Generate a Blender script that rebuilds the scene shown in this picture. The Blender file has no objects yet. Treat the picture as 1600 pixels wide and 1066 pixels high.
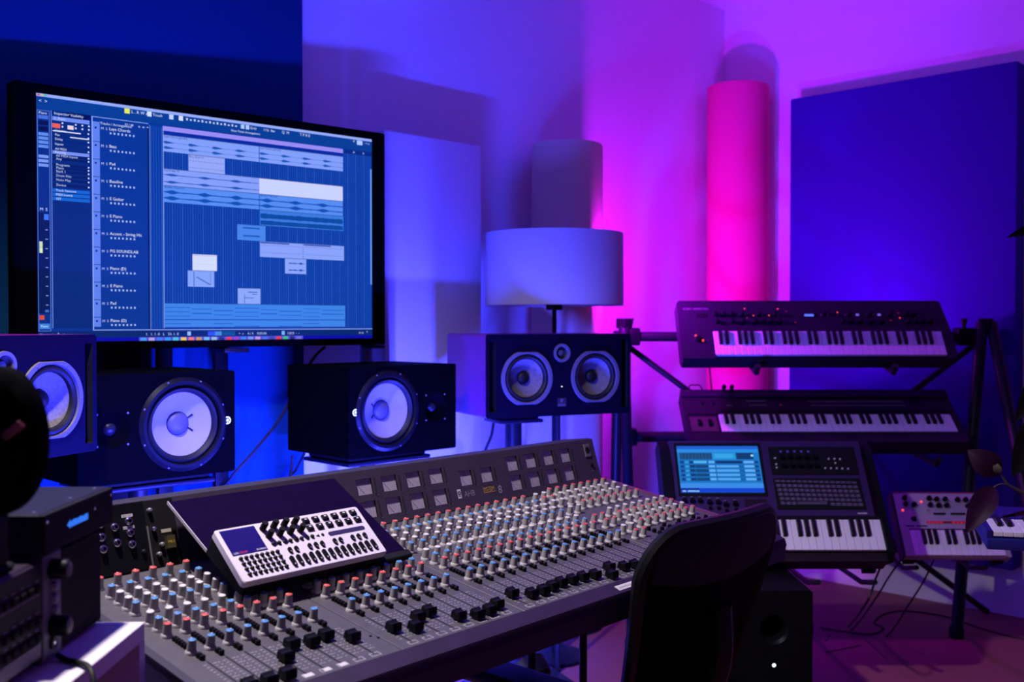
import bpy, bmesh, math, random
from mathutils import Vector, Matrix
random.seed(7)
R = math.radians
PI = math.pi
SC = bpy.context.scene
COL = SC.collection

# ------------------------------------------------------------------ camera, world, exposure, lights
A = R(45.5)                      # the room's back wall runs at 45.5 degrees to the view
ZC = 1.15
FOC = 1600.0
PITCH = math.atan(28 / 1600)
SA, CA = math.sin(A), math.cos(A)
BACK_Y, RIGHT_X, LEFT_X, FRONT_Y, CEIL = 2.73, 4.229, -1.3, -2.2, 2.65


def G(r, d, z):
    """right / forward / up as seen by the viewer -> room coordinates"""
    return Vector((r * CA + d * SA, -r * SA + d * CA, z))


def W(px, py, d):
    """point of the photograph at forward distance d -> room coordinates"""
    x, y = (px - 800) / FOC, -(py - 533) / FOC
    c, s = math.cos(PITCH), math.sin(PITCH)
    f, z = c + y * s, -s + y * c
    k = d / f
    return G(x * k, d, ZC + z * k)


def yaw(theta):
    return R(theta) - A


cam = bpy.data.cameras.new('camera')
cam.sensor_width = 36
cam.lens = 36
cam.clip_start = 0.02
cam.dof.use_dof = True
cam.dof.focus_distance = 1.95
cam.dof.aperture_fstop = 5.0
camo = bpy.data.objects.new('camera', cam)
COL.objects.link(camo)
camo.location = (0, 0, ZC)
camo.rotation_euler = (PI / 2 - PITCH, 0, -A)
SC.camera = camo

world = bpy.data.worlds.new('world')
SC.world = world
world.use_nodes = True
world.node_tree.nodes['Background'].inputs[0].default_value = (0.02, 0.02, 0.05, 1)
world.node_tree.nodes['Background'].inputs[1].default_value = 0.1
SC.view_settings.view_transform = 'Standard'
SC.view_settings.look = 'None'
SC.view_settings.exposure = 0.0
SC.view_settings.gamma = 1.0
SC.view_settings.use_curve_mapping = False

BLUE_RGB, BLUE_W = (0.034, 0.040, 1.0), 150.0
MAG_RGB, MAG_W = (0.50, 0.004, 1.0), 23.0
KEY_RGB, KEY_W = (1.0, 0.89, 0.92), 265.0


def area_light(name, loc, target, size, rgb, watts, parent=None):
    l = bpy.data.lights.new(name, 'AREA')
    l.shape = 'DISK'
    l.size = size
    l.color = rgb
    l.energy = watts
    o = bpy.data.objects.new(name, l)
    COL.objects.link(o)
    o.location = loc
    o.rotation_euler = (Vector(target) - Vector(loc)).to_track_quat('-Z', 'Y').to_euler()
    return o


# ------------------------------------------------------------------ materials
def lin(c):
    return tuple((x / 255 / 12.92 if x / 255 <= 0.04045 else ((x / 255 + 0.055) / 1.055) ** 2.4) for x in c)


MATS = {}


def mat(name, rgb, rough=0.5, metal=0.0, spec=0.5, var=0.12, scale=30.0, bump=0.0, bscale=200.0, coat=0.0, emit=None, estr=1.0, trans=0.0, sheen=0.0):
    m = bpy.data.materials.new(name)
    m.use_nodes = True
    nt = m.node_tree
    b = nt.nodes['Principled BSDF']
    b.inputs['Roughness'].default_value = rough
    b.inputs['Metallic'].default_value = metal
    b.inputs['Specular IOR Level'].default_value = spec
    b.inputs['Coat Weight'].default_value = coat
    b.inputs['Sheen Weight'].default_value = sheen
    tc = nt.nodes.new('ShaderNodeTexCoord')
    n = nt.nodes.new('ShaderNodeTexNoise')
    n.inputs['Scale'].default_value = scale
    n.inputs['Detail'].default_value = 4
    nt.links.new(tc.outputs['Object'], n.inputs['Vector'])
    rp = nt.nodes.new('ShaderNodeValToRGB')
    rp.color_ramp.elements[0].position = 0.3
    rp.color_ramp.elements[1].position = 0.7
    rp.color_ramp.elements[0].color = tuple(x * (1 - var) for x in rgb) + (1,)
    rp.color_ramp.elements[1].color = tuple(min(1, x * (1 + var)) for x in rgb) + (1,)
    nt.links.new(n.outputs['Fac'], rp.inputs['Fac'])
    nt.links.new(rp.outputs['Color'], b.inputs['Base Color'])
    if bump:
        n2 = nt.nodes.new('ShaderNodeTexNoise')
        n2.inputs['Scale'].default_value = bscale
        n2.inputs['Detail'].default_value = 3
        nt.links.new(tc.outputs['Object'], n2.inputs['Vector'])
        bp = nt.nodes.new('ShaderNodeBump')
        bp.inputs['Strength'].default_value = bump
        bp.inputs['Distance'].default_value = 0.002
        nt.links.new(n2.outputs['Fac'], bp.inputs['Height'])
        nt.links.new(bp.outputs['Normal'], b.inputs['Normal'])
    if emit:
        b.inputs['Emission Color'].default_value = tuple(emit) + (1,)
        b.inputs['Emission Strength'].default_value = estr
    MATS[name] = m
    return m


def screen_mat(name):
    """flat print of a lit screen: colours carried by the faces of the screen"""
    m = bpy.data.materials.new(name)
    m.use_nodes = True
    nt = m.node_tree
    b = nt.nodes['Principled BSDF']
    b.inputs['Base Color'].default_value = (0.004, 0.004, 0.006, 1)
    b.inputs['Roughness'].default_value = 0.35
    b.inputs['Specular IOR Level'].default_value = 0.2
    at = nt.nodes.new('ShaderNodeAttribute')
    at.attribute_name = 'Col'
    nt.links.new(at.outputs['Color'], b.inputs['Emission Color'])
    b.inputs['Emission Strength'].default_value = 1.0
    return m


def wood_mat(name, c0, c1, rough=0.6, sc=(1.5, 1.5, 14)):
    m = bpy.data.materials.new(name)
    m.use_nodes = True
    nt = m.node_tree
    b = nt.nodes['Principled BSDF']
    b.inputs['Roughness'].default_value = rough
    tc = nt.nodes.new('ShaderNodeTexCoord')
    mp = nt.nodes.new('ShaderNodeMapping')
    mp.inputs['Scale'].default_value = sc
    w = nt.nodes.new('ShaderNodeTexWave')
    w.inputs['Scale'].default_value = 6
    w.inputs['Distortion'].default_value = 6
    w.inputs['Detail'].default_value = 3
    rp = nt.nodes.new('ShaderNodeValToRGB')
    rp.color_ramp.elements[0].color = tuple(c0) + (1,)
    rp.color_ramp.elements[1].color = tuple(c1) + (1,)
    nt.links.new(tc.outputs['Object'], mp.inputs['Vector'])
    nt.links.new(mp.outputs['Vector'], w.inputs['Vector'])
    nt.links.new(w.outputs['Fac'], rp.inputs['Fac'])
    nt.links.new(rp.outputs['Color'], b.inputs['Base Color'])
    return m


WALL = mat('wall_paint', (0.78, 0.77, 0.78), 0.85, var=0.02, bump=0.12, bscale=260, spec=0.2)
CEILM = mat('ceiling_paint', (0.8, 0.8, 0.8), 0.9, var=0.02, spec=0.2)
FLOORM = wood_mat('floor_laminate', (0.20, 0.05, 0.07), (0.28, 0.075, 0.09), 0.55, (6, 1.2, 1))
NAVY = mat('navy_fabric', (0.004, 0.055, 0.14), 0.95, var=0.1, scale=350, bump=0.3, bscale=500, spec=0.1)
BLUEF = mat('blue_fabric', (0.034, 0.006, 0.24), 0.95, var=0.1, scale=300, bump=0.3, bscale=500, spec=0.1)
WHITEF = mat('white_fabric', (0.66, 0.63, 0.64), 0.95, var=0.03, scale=300, bump=0.2, bscale=500, spec=0.1)
TAUPE = mat('taupe_fabric', (0.8, 0.6, 0.42), 0.95, var=0.06, scale=250, bump=0.25, bscale=500, spec=0.1)
CORAL = mat('coral_fabric', (0.88, 0.05, 0.26), 0.95, var=0.05, scale=250, bump=0.25, bscale=500, spec=0.1)
SHADE = mat('shade_cloth', (0.62, 0.58, 0.60), 0.9, var=0.03, scale=300, bump=0.1, bscale=600, spec=0.1)
BLACK = mat('black_satin', (0.004, 0.004, 0.006), 0.45, spec=0.12, var=0.2)
BLACKM = mat('black_matte', (0.006, 0.006, 0.008), 0.75, spec=0.15, var=0.2, bump=0.1, bscale=300)
VINYL = mat('black_vinyl', (0.0006, 0.0006, 0.0012), 0.8, spec=0.02, var=0.2, bump=0.15, bscale=400)
STEEL = mat('dark_steel', (0.01, 0.01, 0.014), 0.4, spec=0.2, var=0.1)
GREYM = mat('grey_metal', (0.25, 0.25, 0.27), 0.4, metal=0.6, var=0.1)
CHROME = mat('chrome', (0.7, 0.7, 0.72), 0.2, metal=1.0, var=0.05)
CONEW = mat('white_cone', (0.27, 0.245, 0.24), 0.6, var=0.04)
CONEG = mat('grey_cone', (0.13, 0.115, 0.115), 0.7, var=0.25, scale=180, bump=0.2, bscale=350)
DUST = mat('grey_dust_cap', (0.075, 0.07, 0.085), 0.55, var=0.1)
RUBBER = mat('rubber', (0.008, 0.0075, 0.008), 0.55, spec=0.25, var=0.1)
RINGG = mat('grey_ring', (0.11, 0.10, 0.12), 0.5, var=0.08)
REDLAC = mat('red_lacquer', (0.14, 0.003, 0.17), 0.40, coat=0.15, spec=0.3, var=0.06)
BAFFLE = mat('focal_baffle', (0.003, 0.002, 0.01), 0.42, spec=0.08, var=0.1)
PANEL = mat('console_panel', (0.052, 0.048, 0.055), 0.55, var=0.14, scale=60, bump=0.05)
PANELD = mat('console_dark', (0.02, 0.016, 0.026), 0.55, var=0.12, scale=40)
FASCIA = mat('console_armrest', (0.016, 0.007, 0.026), 0.6, spec=0.3, var=0.2, scale=25, bump=0.1)
KNOBG = mat('knob_grey', (0.265, 0.25, 0.245), 0.5, var=0.06, scale=80)
KNOBS = mat('knob_skirt', (0.42, 0.39, 0.385), 0.45, var=0.05)
CAPB = mat('cap_blue', (0.05, 0.18, 0.38), 0.45, var=0.06)
CAPR = mat('cap_red', (0.46, 0.06, 0.05), 0.45, var=0.06)
CAPW = mat('cap_grey', (0.55, 0.52, 0.5), 0.45, var=0.05)
PRINT = mat('white_print', (0.55, 0.54, 0.56), 0.6, var=0.05)
PRINTD = mat('dim_print', (0.22, 0.21, 0.24), 0.6, var=0.05)
TAPE = mat('label_tape', (0.48, 0.45, 0.45), 0.7, var=0.06)
METERF = mat('meter_face', (0.36, 0.31, 0.4), 0.35, var=0.12, scale=60)
YELLOW = mat('yellow_print', (0.55, 0.33, 0.03), 0.5, var=0.08)
SYNW = mat('synth_white', (0.58, 0.53, 0.58), 0.45, var=0.03)
SYNSCR = mat('synth_screen', (0.006, 0.005, 0.03), 0.25, var=0.1, emit=(0.006, 0.002, 0.13), estr=1.0)
REDP = mat('red_print', (0.55, 0.02, 0.04), 0.5, var=0.05)
KEYW = mat('key_ivory', (0.8, 0.74, 0.8), 0.35, var=0.03)
KEYB = mat('key_ebony', (0.006, 0.004, 0.008), 0.4, spec=0.3, var=0.1)
KBODY = mat('keyboard_body', (0.014, 0.005, 0.02), 0.5, spec=0.25, var=0.1)
KBODY2 = mat('keyboard_body_dark', (0.012, 0.006, 0.014), 0.5, spec=0.25, var=0.1)
WSBODY = mat('workstation_body', (0.035, 0.014, 0.085), 0.5, spec=0.25, var=0.08)
MAGSYN = mat('silver_synth', (0.40, 0.36, 0.40), 0.4, metal=0.2, var=0.05)
REDL = mat('red_led', (0.3, 0.01, 0.01), 0.4, emit=(1.0, 0.06, 0.05), estr=1.6)
REDLD = mat('red_led_dim', (0.25, 0.01, 0.02), 0.4, emit=(0.6, 0.01, 0.02), estr=0.6)
WHITEL = mat('white_led', (0.5, 0.5, 0.5), 0.4, emit=(0.8, 0.95, 1.0), estr=1.6)
GREENL = mat('green_led', (0.3, 0.5, 0.1), 0.4, emit=(0.75, 1.0, 0.35), estr=1.5)
BLUEL = mat('blue_led', (0.1, 0.2, 0.6), 0.4, emit=(0.08, 0.22, 1.0), estr=1.0)
BLUETX = mat('blue_display', (0.02, 0.1, 0.4), 0.4, emit=(0.02, 0.17, 0.80), estr=1.0)
LILL = mat('lilac_led', (0.3, 0.3, 0.6), 0.4, emit=(0.22, 0.16, 0.75), estr=0.7)
SHELFW = mat('white_laminate', (0.66, 0.61, 0.66), 0.5, var=0.02)
PINE = wood_mat('pine_board', (0.42, 0.36, 0.30), (0.62, 0.55, 0.48), 0.6, (10, 10, 2.2))
LEAF = mat('purple_leaf', (0.02, 0.003, 0.02), 0.5, spec=0.1, var=0.25, scale=40)
LEAFD = mat('dark_leaf', (0.005, 0.004, 0.006), 0.5, spec=0.1, var=0.25, scale=40)
LEAFB = mat('pale_leaf_base', (0.08, 0.06, 0.04), 0.6, var=0.1)
STEMM = mat('stem', (0.05, 0.035, 0.025), 0.6, var=0.15)
POTM = mat('pot', (0.10, 0.08, 0.08), 0.6, var=0.1)
MESHM = mat('chair_mesh', (0.002, 0.002, 0.003), 0.9, spec=0.08, var=0.3, scale=500, bump=0.6, bscale=900)
CHAIRP = mat('chair_plastic', (0.004, 0.004, 0.006), 0.42, spec=0.2, var=0.1)
RACKP = mat('rack_panel', (0.10, 0.085, 0.13), 0.5, var=0.08)
FROST = mat('frosted_button', (0.20, 0.15, 0.26), 0.3, var=0.1)
SCREENM = screen_mat('lit_screen')


# ------------------------------------------------------------------ mesh builder
def T(x, y, z):
    return Matrix.Translation((x, y, z))


def RX(a):
    return Matrix.Rotation(a, 4, 'X')


def RY(a):
    return Matrix.Rotation(a, 4, 'Y')


def RZ(a):
    return Matrix.Rotation(a, 4, 'Z')


class MB:
    def __init__(s):
        s.v, s.f, s.mi, s.col = [], [], [], []
        s.cur = 0
        s.c = None

    def add(s, vs, fs, M=None, mi=None):
        o = len(s.v)
        for p in vs:
            p = Vector(p)
            s.v.append(tuple(M @ p) if M is not None else tuple(p))
        for f in fs:
            s.f.append(tuple(o + i for i in f))
            s.mi.append(s.cur if mi is None else mi)
            s.col.append(s.c)
        return s

    def box(s, x0, x1, y0, y1, z0, z1, M=None, mi=None):
        vs = [(x0, y0, z0), (x1, y0, z0), (x1, y1, z0), (x0, y1, z0), (x0, y0, z1), (x1, y0, z1), (x1, y1, z1), (x0, y1, z1)]
        fs = [(0, 3, 2, 1), (4, 5, 6, 7), (0, 1, 5, 4), (1, 2, 6, 5), (2, 3, 7, 6), (3, 0, 4, 7)]
        return s.add(vs, fs, M, mi)

    def rbox(s, x0, x1, y0, y1, z0, z1, r=0.005, seg=2, M=None, mi=None):
        bm = bmesh.new()
        bmesh.ops.create_cube(bm, size=1.0)
        for v in bm.verts:
            v.co = Vector(((x0 + x1) / 2 + v.co.x * (x1 - x0), (y0 + y1) / 2 + v.co.y * (y1 - y0), (z0 + z1) / 2 + v.co.z * (z1 - z0)))
        r = min(r, 0.49 * min(x1 - x0, y1 - y0, z1 - z0))
        bmesh.ops.bevel(bm, geom=bm.edges[:], offset=r, segments=seg, profile=0.5, affect='EDGES')
        return s.bm(bm, M, mi)

    def bm(s, bm, M=None, mi=None):
        bm.verts.index_update()
        vs = [v.co.copy() for v in bm.verts]
        fs = [[v.index for v in f.verts] for f in bm.faces]
        bm.free()
        return s.add(vs, fs, M, mi)

    def lathe(s, prof, n=24, M=None, mi=None, close0=False, close1=False):
        vs, fs = [], []
        m = len(prof)
        for i in range(n):
            a = 2 * PI * i / n
            for r, z in prof:
                vs.append((r * math.cos(a), r * math.sin(a), z))
        for i in range(n):
            j = (i + 1) % n
            for k in range(m - 1):
                fs.append((i * m + k, j * m + k, j * m + k + 1, i * m + k + 1))
        if close0:
            fs.append(tuple(i * m for i in reversed(range(n))))
        if close1:
            fs.append(tuple(i * m + m - 1 for i in range(n)))
        return s.add(vs, fs, M, mi)

    def cyl(s, p0, p1, r0, r1=None, n=14, mi=None):
        p0, p1 = Vector(p0), Vector(p1)
        r1 = r0 if r1 is None else r1
        d = p1 - p0
        q = d.to_track_quat('Z', 'Y').to_matrix().to_4x4()
        return s.lathe([(r0, 0), (r1, d.length)], n, Matrix.Translation(p0) @ q, mi, True, True)

    def tube(s, pts, r, n=8, mi=None, smooth=6, caps=True):
        pts = [Vector(p) for p in pts]
        if smooth and len(pts) > 2:
            out = []
            for i in range(len(pts) - 1):
                a, b, c, d = pts[max(i - 1, 0)], pts[i], pts[i + 1], pts[min(i + 2, len(pts) - 1)]
                for k in range(smooth):
                    t = k / smooth
                    out.append(0.5 * ((2 * b) + (c - a) * t + (2 * a - 5 * b + 4 * c - d) * t * t + (3 * b - a - 3 * c + d) * t ** 3))
            out.append(pts[-1])
            pts = out
        vs, fs = [], []
        up = Vector((0, 0, 1))
        prev = None
        for i, p in enumerate(pts):
            t = (pts[min(i + 1, len(pts) - 1)] - pts[max(i - 1, 0)]).normalized()
            if prev is None:
                x = t.cross(up if abs(t.z) < 0.9 else Vector((1, 0, 0))).normalized()
            else:
                x = (prev - t * prev.dot(t)).normalized()
            prev = x
            y = t.cross(x)
            rr = r(i / (len(pts) - 1)) if callable(r) else r
            for k in range(n):
                a = 2 * PI * k / n
                vs.append(p + x * rr * math.cos(a) + y * rr * math.sin(a))
        for i in range(len(pts) - 1):
            for k in range(n):
                l = (k + 1) % n
                fs.append((i * n + k, i * n + l, (i + 1) * n + l, (i + 1) * n + k))
        if caps:
            fs.append(tuple(reversed(range(n))))
            fs.append(tuple((len(pts) - 1) * n + k for k in range(n)))
        return s.add(vs, fs, None, mi)

    def prism(s, poly, z0, z1, M=None, mi=None, cap0=True, cap1=True):
        n = len(poly)
        vs = [(x, y, z0) for x, y in poly] + [(x, y, z1) for x, y in poly]
        fs = [(i, (i + 1) % n, n + (i + 1) % n, n + i) for i in range(n)]
        if cap0:
            fs.append(tuple(reversed(range(n))))
        if cap1:
            fs.append(tuple(range(n, 2 * n)))
        return s.add(vs, fs, M, mi)

    def rect(s, x0, x1, y0, y1, z, M=None, mi=None):
        return s.add([(x0, y0, z), (x1, y0, z), (x1, y1, z), (x0, y1, z)], [(0, 1, 2, 3)], M, mi)

    def plate(s, outline, holes, M=None, mi=None):
        """flat face in the xy plane, normal +z, with holes given as lists of points"""
        bm = bmesh.new()
        es = []
        for loop in [outline] + holes:
            vs = [bm.verts.new((x, y, 0)) for x, y in loop]
            for i in range(len(vs)):
                es.append(bm.edges.new((vs[i], vs[(i + 1) % len(vs)])))
        bmesh.ops.triangle_fill(bm, use_beauty=True, use_dissolve=False, edges=es, normal=(0, 0, 1))
        return s.bm(bm, M, mi)

    def text(s, txt, size, M=None, mi=None, align='LEFT', sx=1.0):
        cu = bpy.data.curves.new('t', 'FONT')
        cu.body = txt
        cu.size = size
        cu.align_x = align
        cu.resolution_u = 2
        o = bpy.data.objects.new('t', cu)
        COL.objects.link(o)
        dg = bpy.context.evaluated_depsgraph_get()
        dg.update()
        me = o.evaluated_get(dg).to_mesh()
        vs = [(v.co.x * sx, v.co.y, v.co.z) for v in me.vertices]
        fs = [tuple(p.vertices) for p in me.polygons]
        o.evaluated_get(dg).to_mesh_clear()
        bpy.data.objects.remove(o)
        bpy.data.curves.remove(cu)
        return s.add(vs, fs, M, mi)

    def mesh(s, name, mats, smooth=35):
        me = bpy.data.meshes.new(name)
        me.from_pydata(s.v, [], s.f)
        for m in (mats if isinstance(mats, (list, tuple)) else [mats]):
            me.materials.append(m)
        for p, i in zip(me.polygons, s.mi):
            p.material_index = i
        if any(c is not None for c in s.col):
            ca = me.color_attributes.new('Col', 'FLOAT_COLOR', 'CORNER')
            for p in me.polygons:
                c = s.col[p.index] or (0, 0, 0)
                for li in p.loop_indices:
                    ca.data[li].color = (c[0], c[1], c[2], 1)
        if smooth:
            for p in me.polygons:
                p.use_smooth = True
            me.set_sharp_from_angle(angle=R(smooth))
        me.update()
        return me

    def build(s, name, mats, parent=None, M=None, smooth=35, **kw):
        o = bpy.data.objects.new(name, s.mesh(name, mats, smooth))
        COL.objects.link(o)
        if parent is not None:
            o.parent = parent
        if M is not None:
            o.matrix_local = M
        tag(o, **kw)
        return o


def tag(o, label=None, cat=None, group=None, kind=None):
    if label:
        o['label'] = label
    if cat:
        o['category'] = cat
    if group:
        o['group'] = group
    if kind:
        o['kind'] = kind
    return o


def thing(name, label, cat, M=None, group=None):
    o = bpy.data.objects.new(name, None)
    o.empty_display_size = 0.05
    COL.objects.link(o)
    if M is not None:
        o.matrix_world = M
    return tag(o, label, cat, group)


def inst(name, me, parent, M):
    o = bpy.data.objects.new(name, me)
    COL.objects.link(o)
    o.parent = parent
    o.matrix_local = M
    return o


def circ(cx, cy, r, n=28, a0=0):
    return [(cx + r * math.cos(a0 + 2 * PI * i / n), cy + r * math.sin(a0 + 2 * PI * i / n)) for i in range(n)]


def rrect(x0, x1, y0, y1, r, n=4):
    p = []
    for cx, cy, a in ((x1 - r, y1 - r, 0), (x0 + r, y1 - r, PI / 2), (x0 + r, y0 + r, PI), (x1 - r, y0 + r, 1.5 * PI)):
        for i in range(n + 1):
            t = a + PI / 2 * i / n
            p.append((cx + r * math.cos(t), cy + r * math.sin(t)))
    return p


FRONT = RX(PI / 2)          # +z of a lathe looks out of the front (-y)

# ------------------------------------------------------------------ room shell
def structure(name, mb, m):
    return mb.build(name, m, smooth=0, kind='structure')


th = 0.12
structure('floor', MB().box(LEFT_X - th, RIGHT_X + th, FRONT_Y - th, BACK_Y + th, -0.1, 0), FLOORM)
structure('ceiling', MB().box(LEFT_X - th, RIGHT_X + th, FRONT_Y - th, BACK_Y + th, CEIL, CEIL + 0.1), CEILM)
structure('wall_back', MB().box(LEFT_X - th, RIGHT_X + th, BACK_Y, BACK_Y + th, 0, CEIL), WALL)
structure('wall_right', MB().box(RIGHT_X, RIGHT_X + th, FRONT_Y, BACK_Y, 0, CEIL), WALL)
structure('wall_left', MB().box(LEFT_X - th, LEFT_X, FRONT_Y, BACK_Y, 0, CEIL), WALL)
structure('wall_front', MB().box(LEFT_X - th, RIGHT_X + th, FRONT_Y - th, FRONT_Y, 0, CEIL), WALL)

# ------------------------------------------------------------------ wall panels and bass traps
def absorber(name, x0, x1, y0, y1, z0, z1, m, label, cat='acoustic panel'):
    t = thing(name, label, cat, T((x0 + x1) / 2, (y0 + y1) / 2, z0), 'fabric acoustic panels')
    dx, dy, h = (x1 - x0) / 2, (y1 - y0) / 2, z1 - z0
    MB().rbox(-dx, dx, -dy, dy, 0, h, 0.008, 2).build('fabric_cover', m, t)
    return t


t = absorber('acoustic_panel', -0.25, 1.803, 2.668, 2.722, 0.06, 2.6, NAVY, 'large navy fabric acoustic panel on the back wall behind the monitor')
t = absorber('acoustic_panel', 4.129, 4.221, 1.367, 2.324, 0.2, 2.147, BLUEF, 'royal blue fabric acoustic panel on the right wall behind the keyboards')
t = absorber('acoustic_panel', 2.03, 2.456, 2.56, 2.613, 0.02, 1.762, WHITEF, 'freestanding pale fabric absorber panel between the monitor and the lamp')
MB().box(-0.19, -0.15, -0.10, 0.10, -0.02, 0.0).build('foot', STEEL, t)
MB().box(0.15, 0.19, -0.10, 0.10, -0.02, 0.0).build('foot', STEEL, t)


def bass_trap(c, rad, h, m, label):
    t = thing('bass_trap', label, 'bass trap', T(c.x, c.y, 0), 'cylindrical bass traps')
    MB().lathe([(rad, 0.02), (rad, h - 0.012), (rad - 0.003, h - 0.003), (rad - 0.012, h)], 48, None, None, False, True).build('fabric_tube', m, t)
    MB().lathe([(rad - 0.01, 0), (rad + 0.002, 0.002), (rad + 0.002, 0.02), (rad - 0.01, 0.021)], 48, None, None, True, True).build('base_ring', BLACKM, t)


bass_trap(G(0.208, 3.87, 0), 0.134, 1.15 + 283 * 3.80 / 1600, TAUPE, 'taupe cylindrical bass trap standing behind the drum shade lamp')
bass_trap(G(1.035, 4.71, 0), 0.139, 1.15 + 377 * 4.60 / 1600, CORAL, 'tall pink lit cylindrical bass trap standing in the room corner')

# ------------------------------------------------------------------ pine board standing behind the console
pb = G((862 - 800) / 1600 * 3.45, 3.72, 0)
pbm = MB()
pbm.rbox(-0.046, 0.046, -0.02, 0.02, 0, 1.02, 0.004, 2)
t = thing('pine_post', 'blue lit pine post standing below the twin woofer speaker on the right', 'post', T(G(0.095, 3.62, 0).x, G(0.095, 3.62, 0).y, 0) @ RZ(yaw(0)))
pbm.build('board', PINE, t)
MB().lathe([(0.010, 0), (0.008, 0.0015)], 14, T(-0.005, -0.02, 0.06) @ FRONT, None, True, True).build('knot', mat('pine_knot', (0.08, 0.05, 0.03), 0.6), t)
MB().lathe([(0.007, 0), (0.005, 0.0015)], 14, T(0.012, -0.02, 0.62) @ FRONT, None, True, True).build('knot', MATS['pine_knot'], t)

# ------------------------------------------------------------------ floor lamp
lc = G(0.1444, 3.5, 0)
t = thing('floor_lamp', 'floor lamp with a wide white drum shade behind the right speaker', 'lamp', T(lc.x, lc.y, 0))
z0, z1 = 1.15 + 28 * 3.5 / 1600, 1.15 + 139 * 3.5 / 1600
MB().lathe([(0.236, z0), (0.234, z1), (0.232, z1), (0.234, z0), (0.236, z0)], 64).build('shade', SHADE, t)
MB().tube([(0.234 * math.cos(2 * PI * i / 48), 0.234 * math.sin(2 * PI * i / 48), z0) for i in range(49)], 0.0022, 6, smooth=0).build('shade_rim', SHADE, t)
MB().cyl((0, 0, 0.02), (0, 0, z0 + 0.04), 0.0075).build('stem', BLACK, t)
MB().rbox(-0.021, 0.021, -0.021, 0.021, z0 - 0.017, z0 + 0.03, 0.004).build('socket', BLACK, t)
mb = MB()
for k in range(3):
    a = 2 * PI * k / 3
    mb.cyl((0, 0, z0 + 0.005), (0.234 * math.cos(a), 0.234 * math.sin(a), z0 + 0.005), 0.002, n=6)
mb.build('shade_spider', STEEL, t)
MB().lathe([(0.11, 0), (0.11, 0.012), (0.02, 0.024)], 32, None, None, True, True).build('base', BLACK, t)
MB().lathe([(0.004, 0), (0.03, 0.02), (0.031, 0.05), (0.02, 0.08), (0.004, 0.09)], 16, T(0, 0, z0 + 0.03)).build('bulb', SYNW, t)

# ------------------------------------------------------------------ light fixtures
def fixture(name, label, loc, target, rad, rgb, watts, lightname):
    loc, target = Vector(loc), Vector(target)
    q = (target - loc).to_track_quat('Z', 'Y').to_matrix().to_4x4()
    t = thing(name, label, 'light', Matrix.Translation((loc.x, loc.y, 0)), 'coloured wash lights')
    M = T(0, 0, loc.z) @ q
    MB().lathe([(rad * 0.55, -0.09), (rad * 1.1, -0.05), (rad * 1.15, 0.0), (rad, 0.0)], 24, M, None, True, False).build('housing', BLACK, t)
    em = mat(lightname + '_lens', rgb, 0.5, emit=rgb, estr=4.0)
    MB().lathe([(rad, -0.004), (0.001, -0.004)], 24, M).build('lens', em, t)
    return t, q


# blue wash light standing on the floor behind the right end of the console
bl_loc, bl_tgt = (2.06, 1.985, 0.18), (2.10, 2.73, 0.85)
t, q = fixture('wash_light', 'blue wash light on the floor between the middle speaker stands', bl_loc, bl_tgt, 0.06, BLUE_RGB, BLUE_W, 'blue')
MB().box(-0.075, 0.075, -0.03, 0.03, 0, 0.008).box(-0.075, -0.069, -0.012, 0.012, 0, 0.20).box(0.069, 0.075, -0.012, 0.012, 0, 0.20).build('yoke', STEEL, t)
area_light('blue_wash', Vector(bl_loc) + (Vector(bl_tgt) - Vector(bl_loc)).normalized() * 0.012, bl_tgt, 0.11, BLUE_RGB, BLUE_W * 0.52)
# added fill: unseen blue strip behind the console evens light on the back wall
bz = 0.56
ba, bb = Vector((0.90, 1.66, bz)), Vector((1.74, 1.70, bz))
bc = (ba + bb) / 2
t = thing('wall_fill_strip', 'added blue fill strip on slim feet behind the console, evening the wall light', 'light', T(bc.x, bc.y, 0) @ RZ(math.atan2(bb.y - ba.y, bb.x - ba.x)))
bL = (bb - ba).length / 2
MB().rbox(-bL, bL, -0.03, 0.0, bz - 0.02, bz + 0.02, 0.004).build('housing', BLACK, t)
MB().box(-bL + 0.01, bL - 0.01, 0.0, 0.004, bz - 0.015, bz + 0.015).build('lens', MATS['blue_lens'], t)
for sx_ in (-1, 1):
    MB().box(sx_ * (bL - 0.08) - 0.01, sx_ * (bL - 0.08) + 0.01, -0.025, -0.005, 0, bz - 0.02).box(sx_ * (bL - 0.08) - 0.015, sx_ * (bL - 0.08) + 0.015, -0.09, 0.06, 0, 0.01).build('foot', STEEL, t)
lo = area_light('blue_wall_fill', (bc.x, bc.y + 0.008, bz), (bc.x - 0.03, bc.y + 1.0, bz + 0.34), 0.05, BLUE_RGB, BLUE_W * 0.85)
lo.data.shape = 'RECTANGLE'
lo.data.size = 2 * bL - 0.02
lo.data.size_y = 0.03
# magenta wash light clipped to the taupe bass trap, hidden behind the lamp shade
mp = G(0.358, 3.685, 0)
mg_loc, mg_tgt = (mp.x, mp.y, 1.335), tuple(G(1.05, 4.45, 1.36))
t, q = fixture('wash_light', 'magenta wash light clipped to the taupe bass trap behind the lamp shade', mg_loc, mg_tgt, 0.035, MAG_RGB, MAG_W, 'magenta')
aim = (Vector(mg_tgt) - Vector(mg_loc)).normalized()
cv = G(0.208, 3.87, 0) - mp
cv.z = 0
cd = cv.normalized()
e0 = Vector((0, 0, 1.335)) - aim * 0.05
e1 = Vector((0, 0, 1.335)) + cd * (cv.length - 0.134 - 0.004)
MB().cyl(e0, e1, 0.006).build('clip_arm', STEEL, t)
MB().rbox(-0.012, 0.012, -0.012, 0.012, -0.03, 0.03, 0.003, 1, T(*(e1 - cd * 0.010))).build('clip', STEEL, t)
area_light('magenta_wash', Vector(mg_loc) + aim * 0.012, mg_tgt, 0.065, MAG_RGB, MAG_W)
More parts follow.
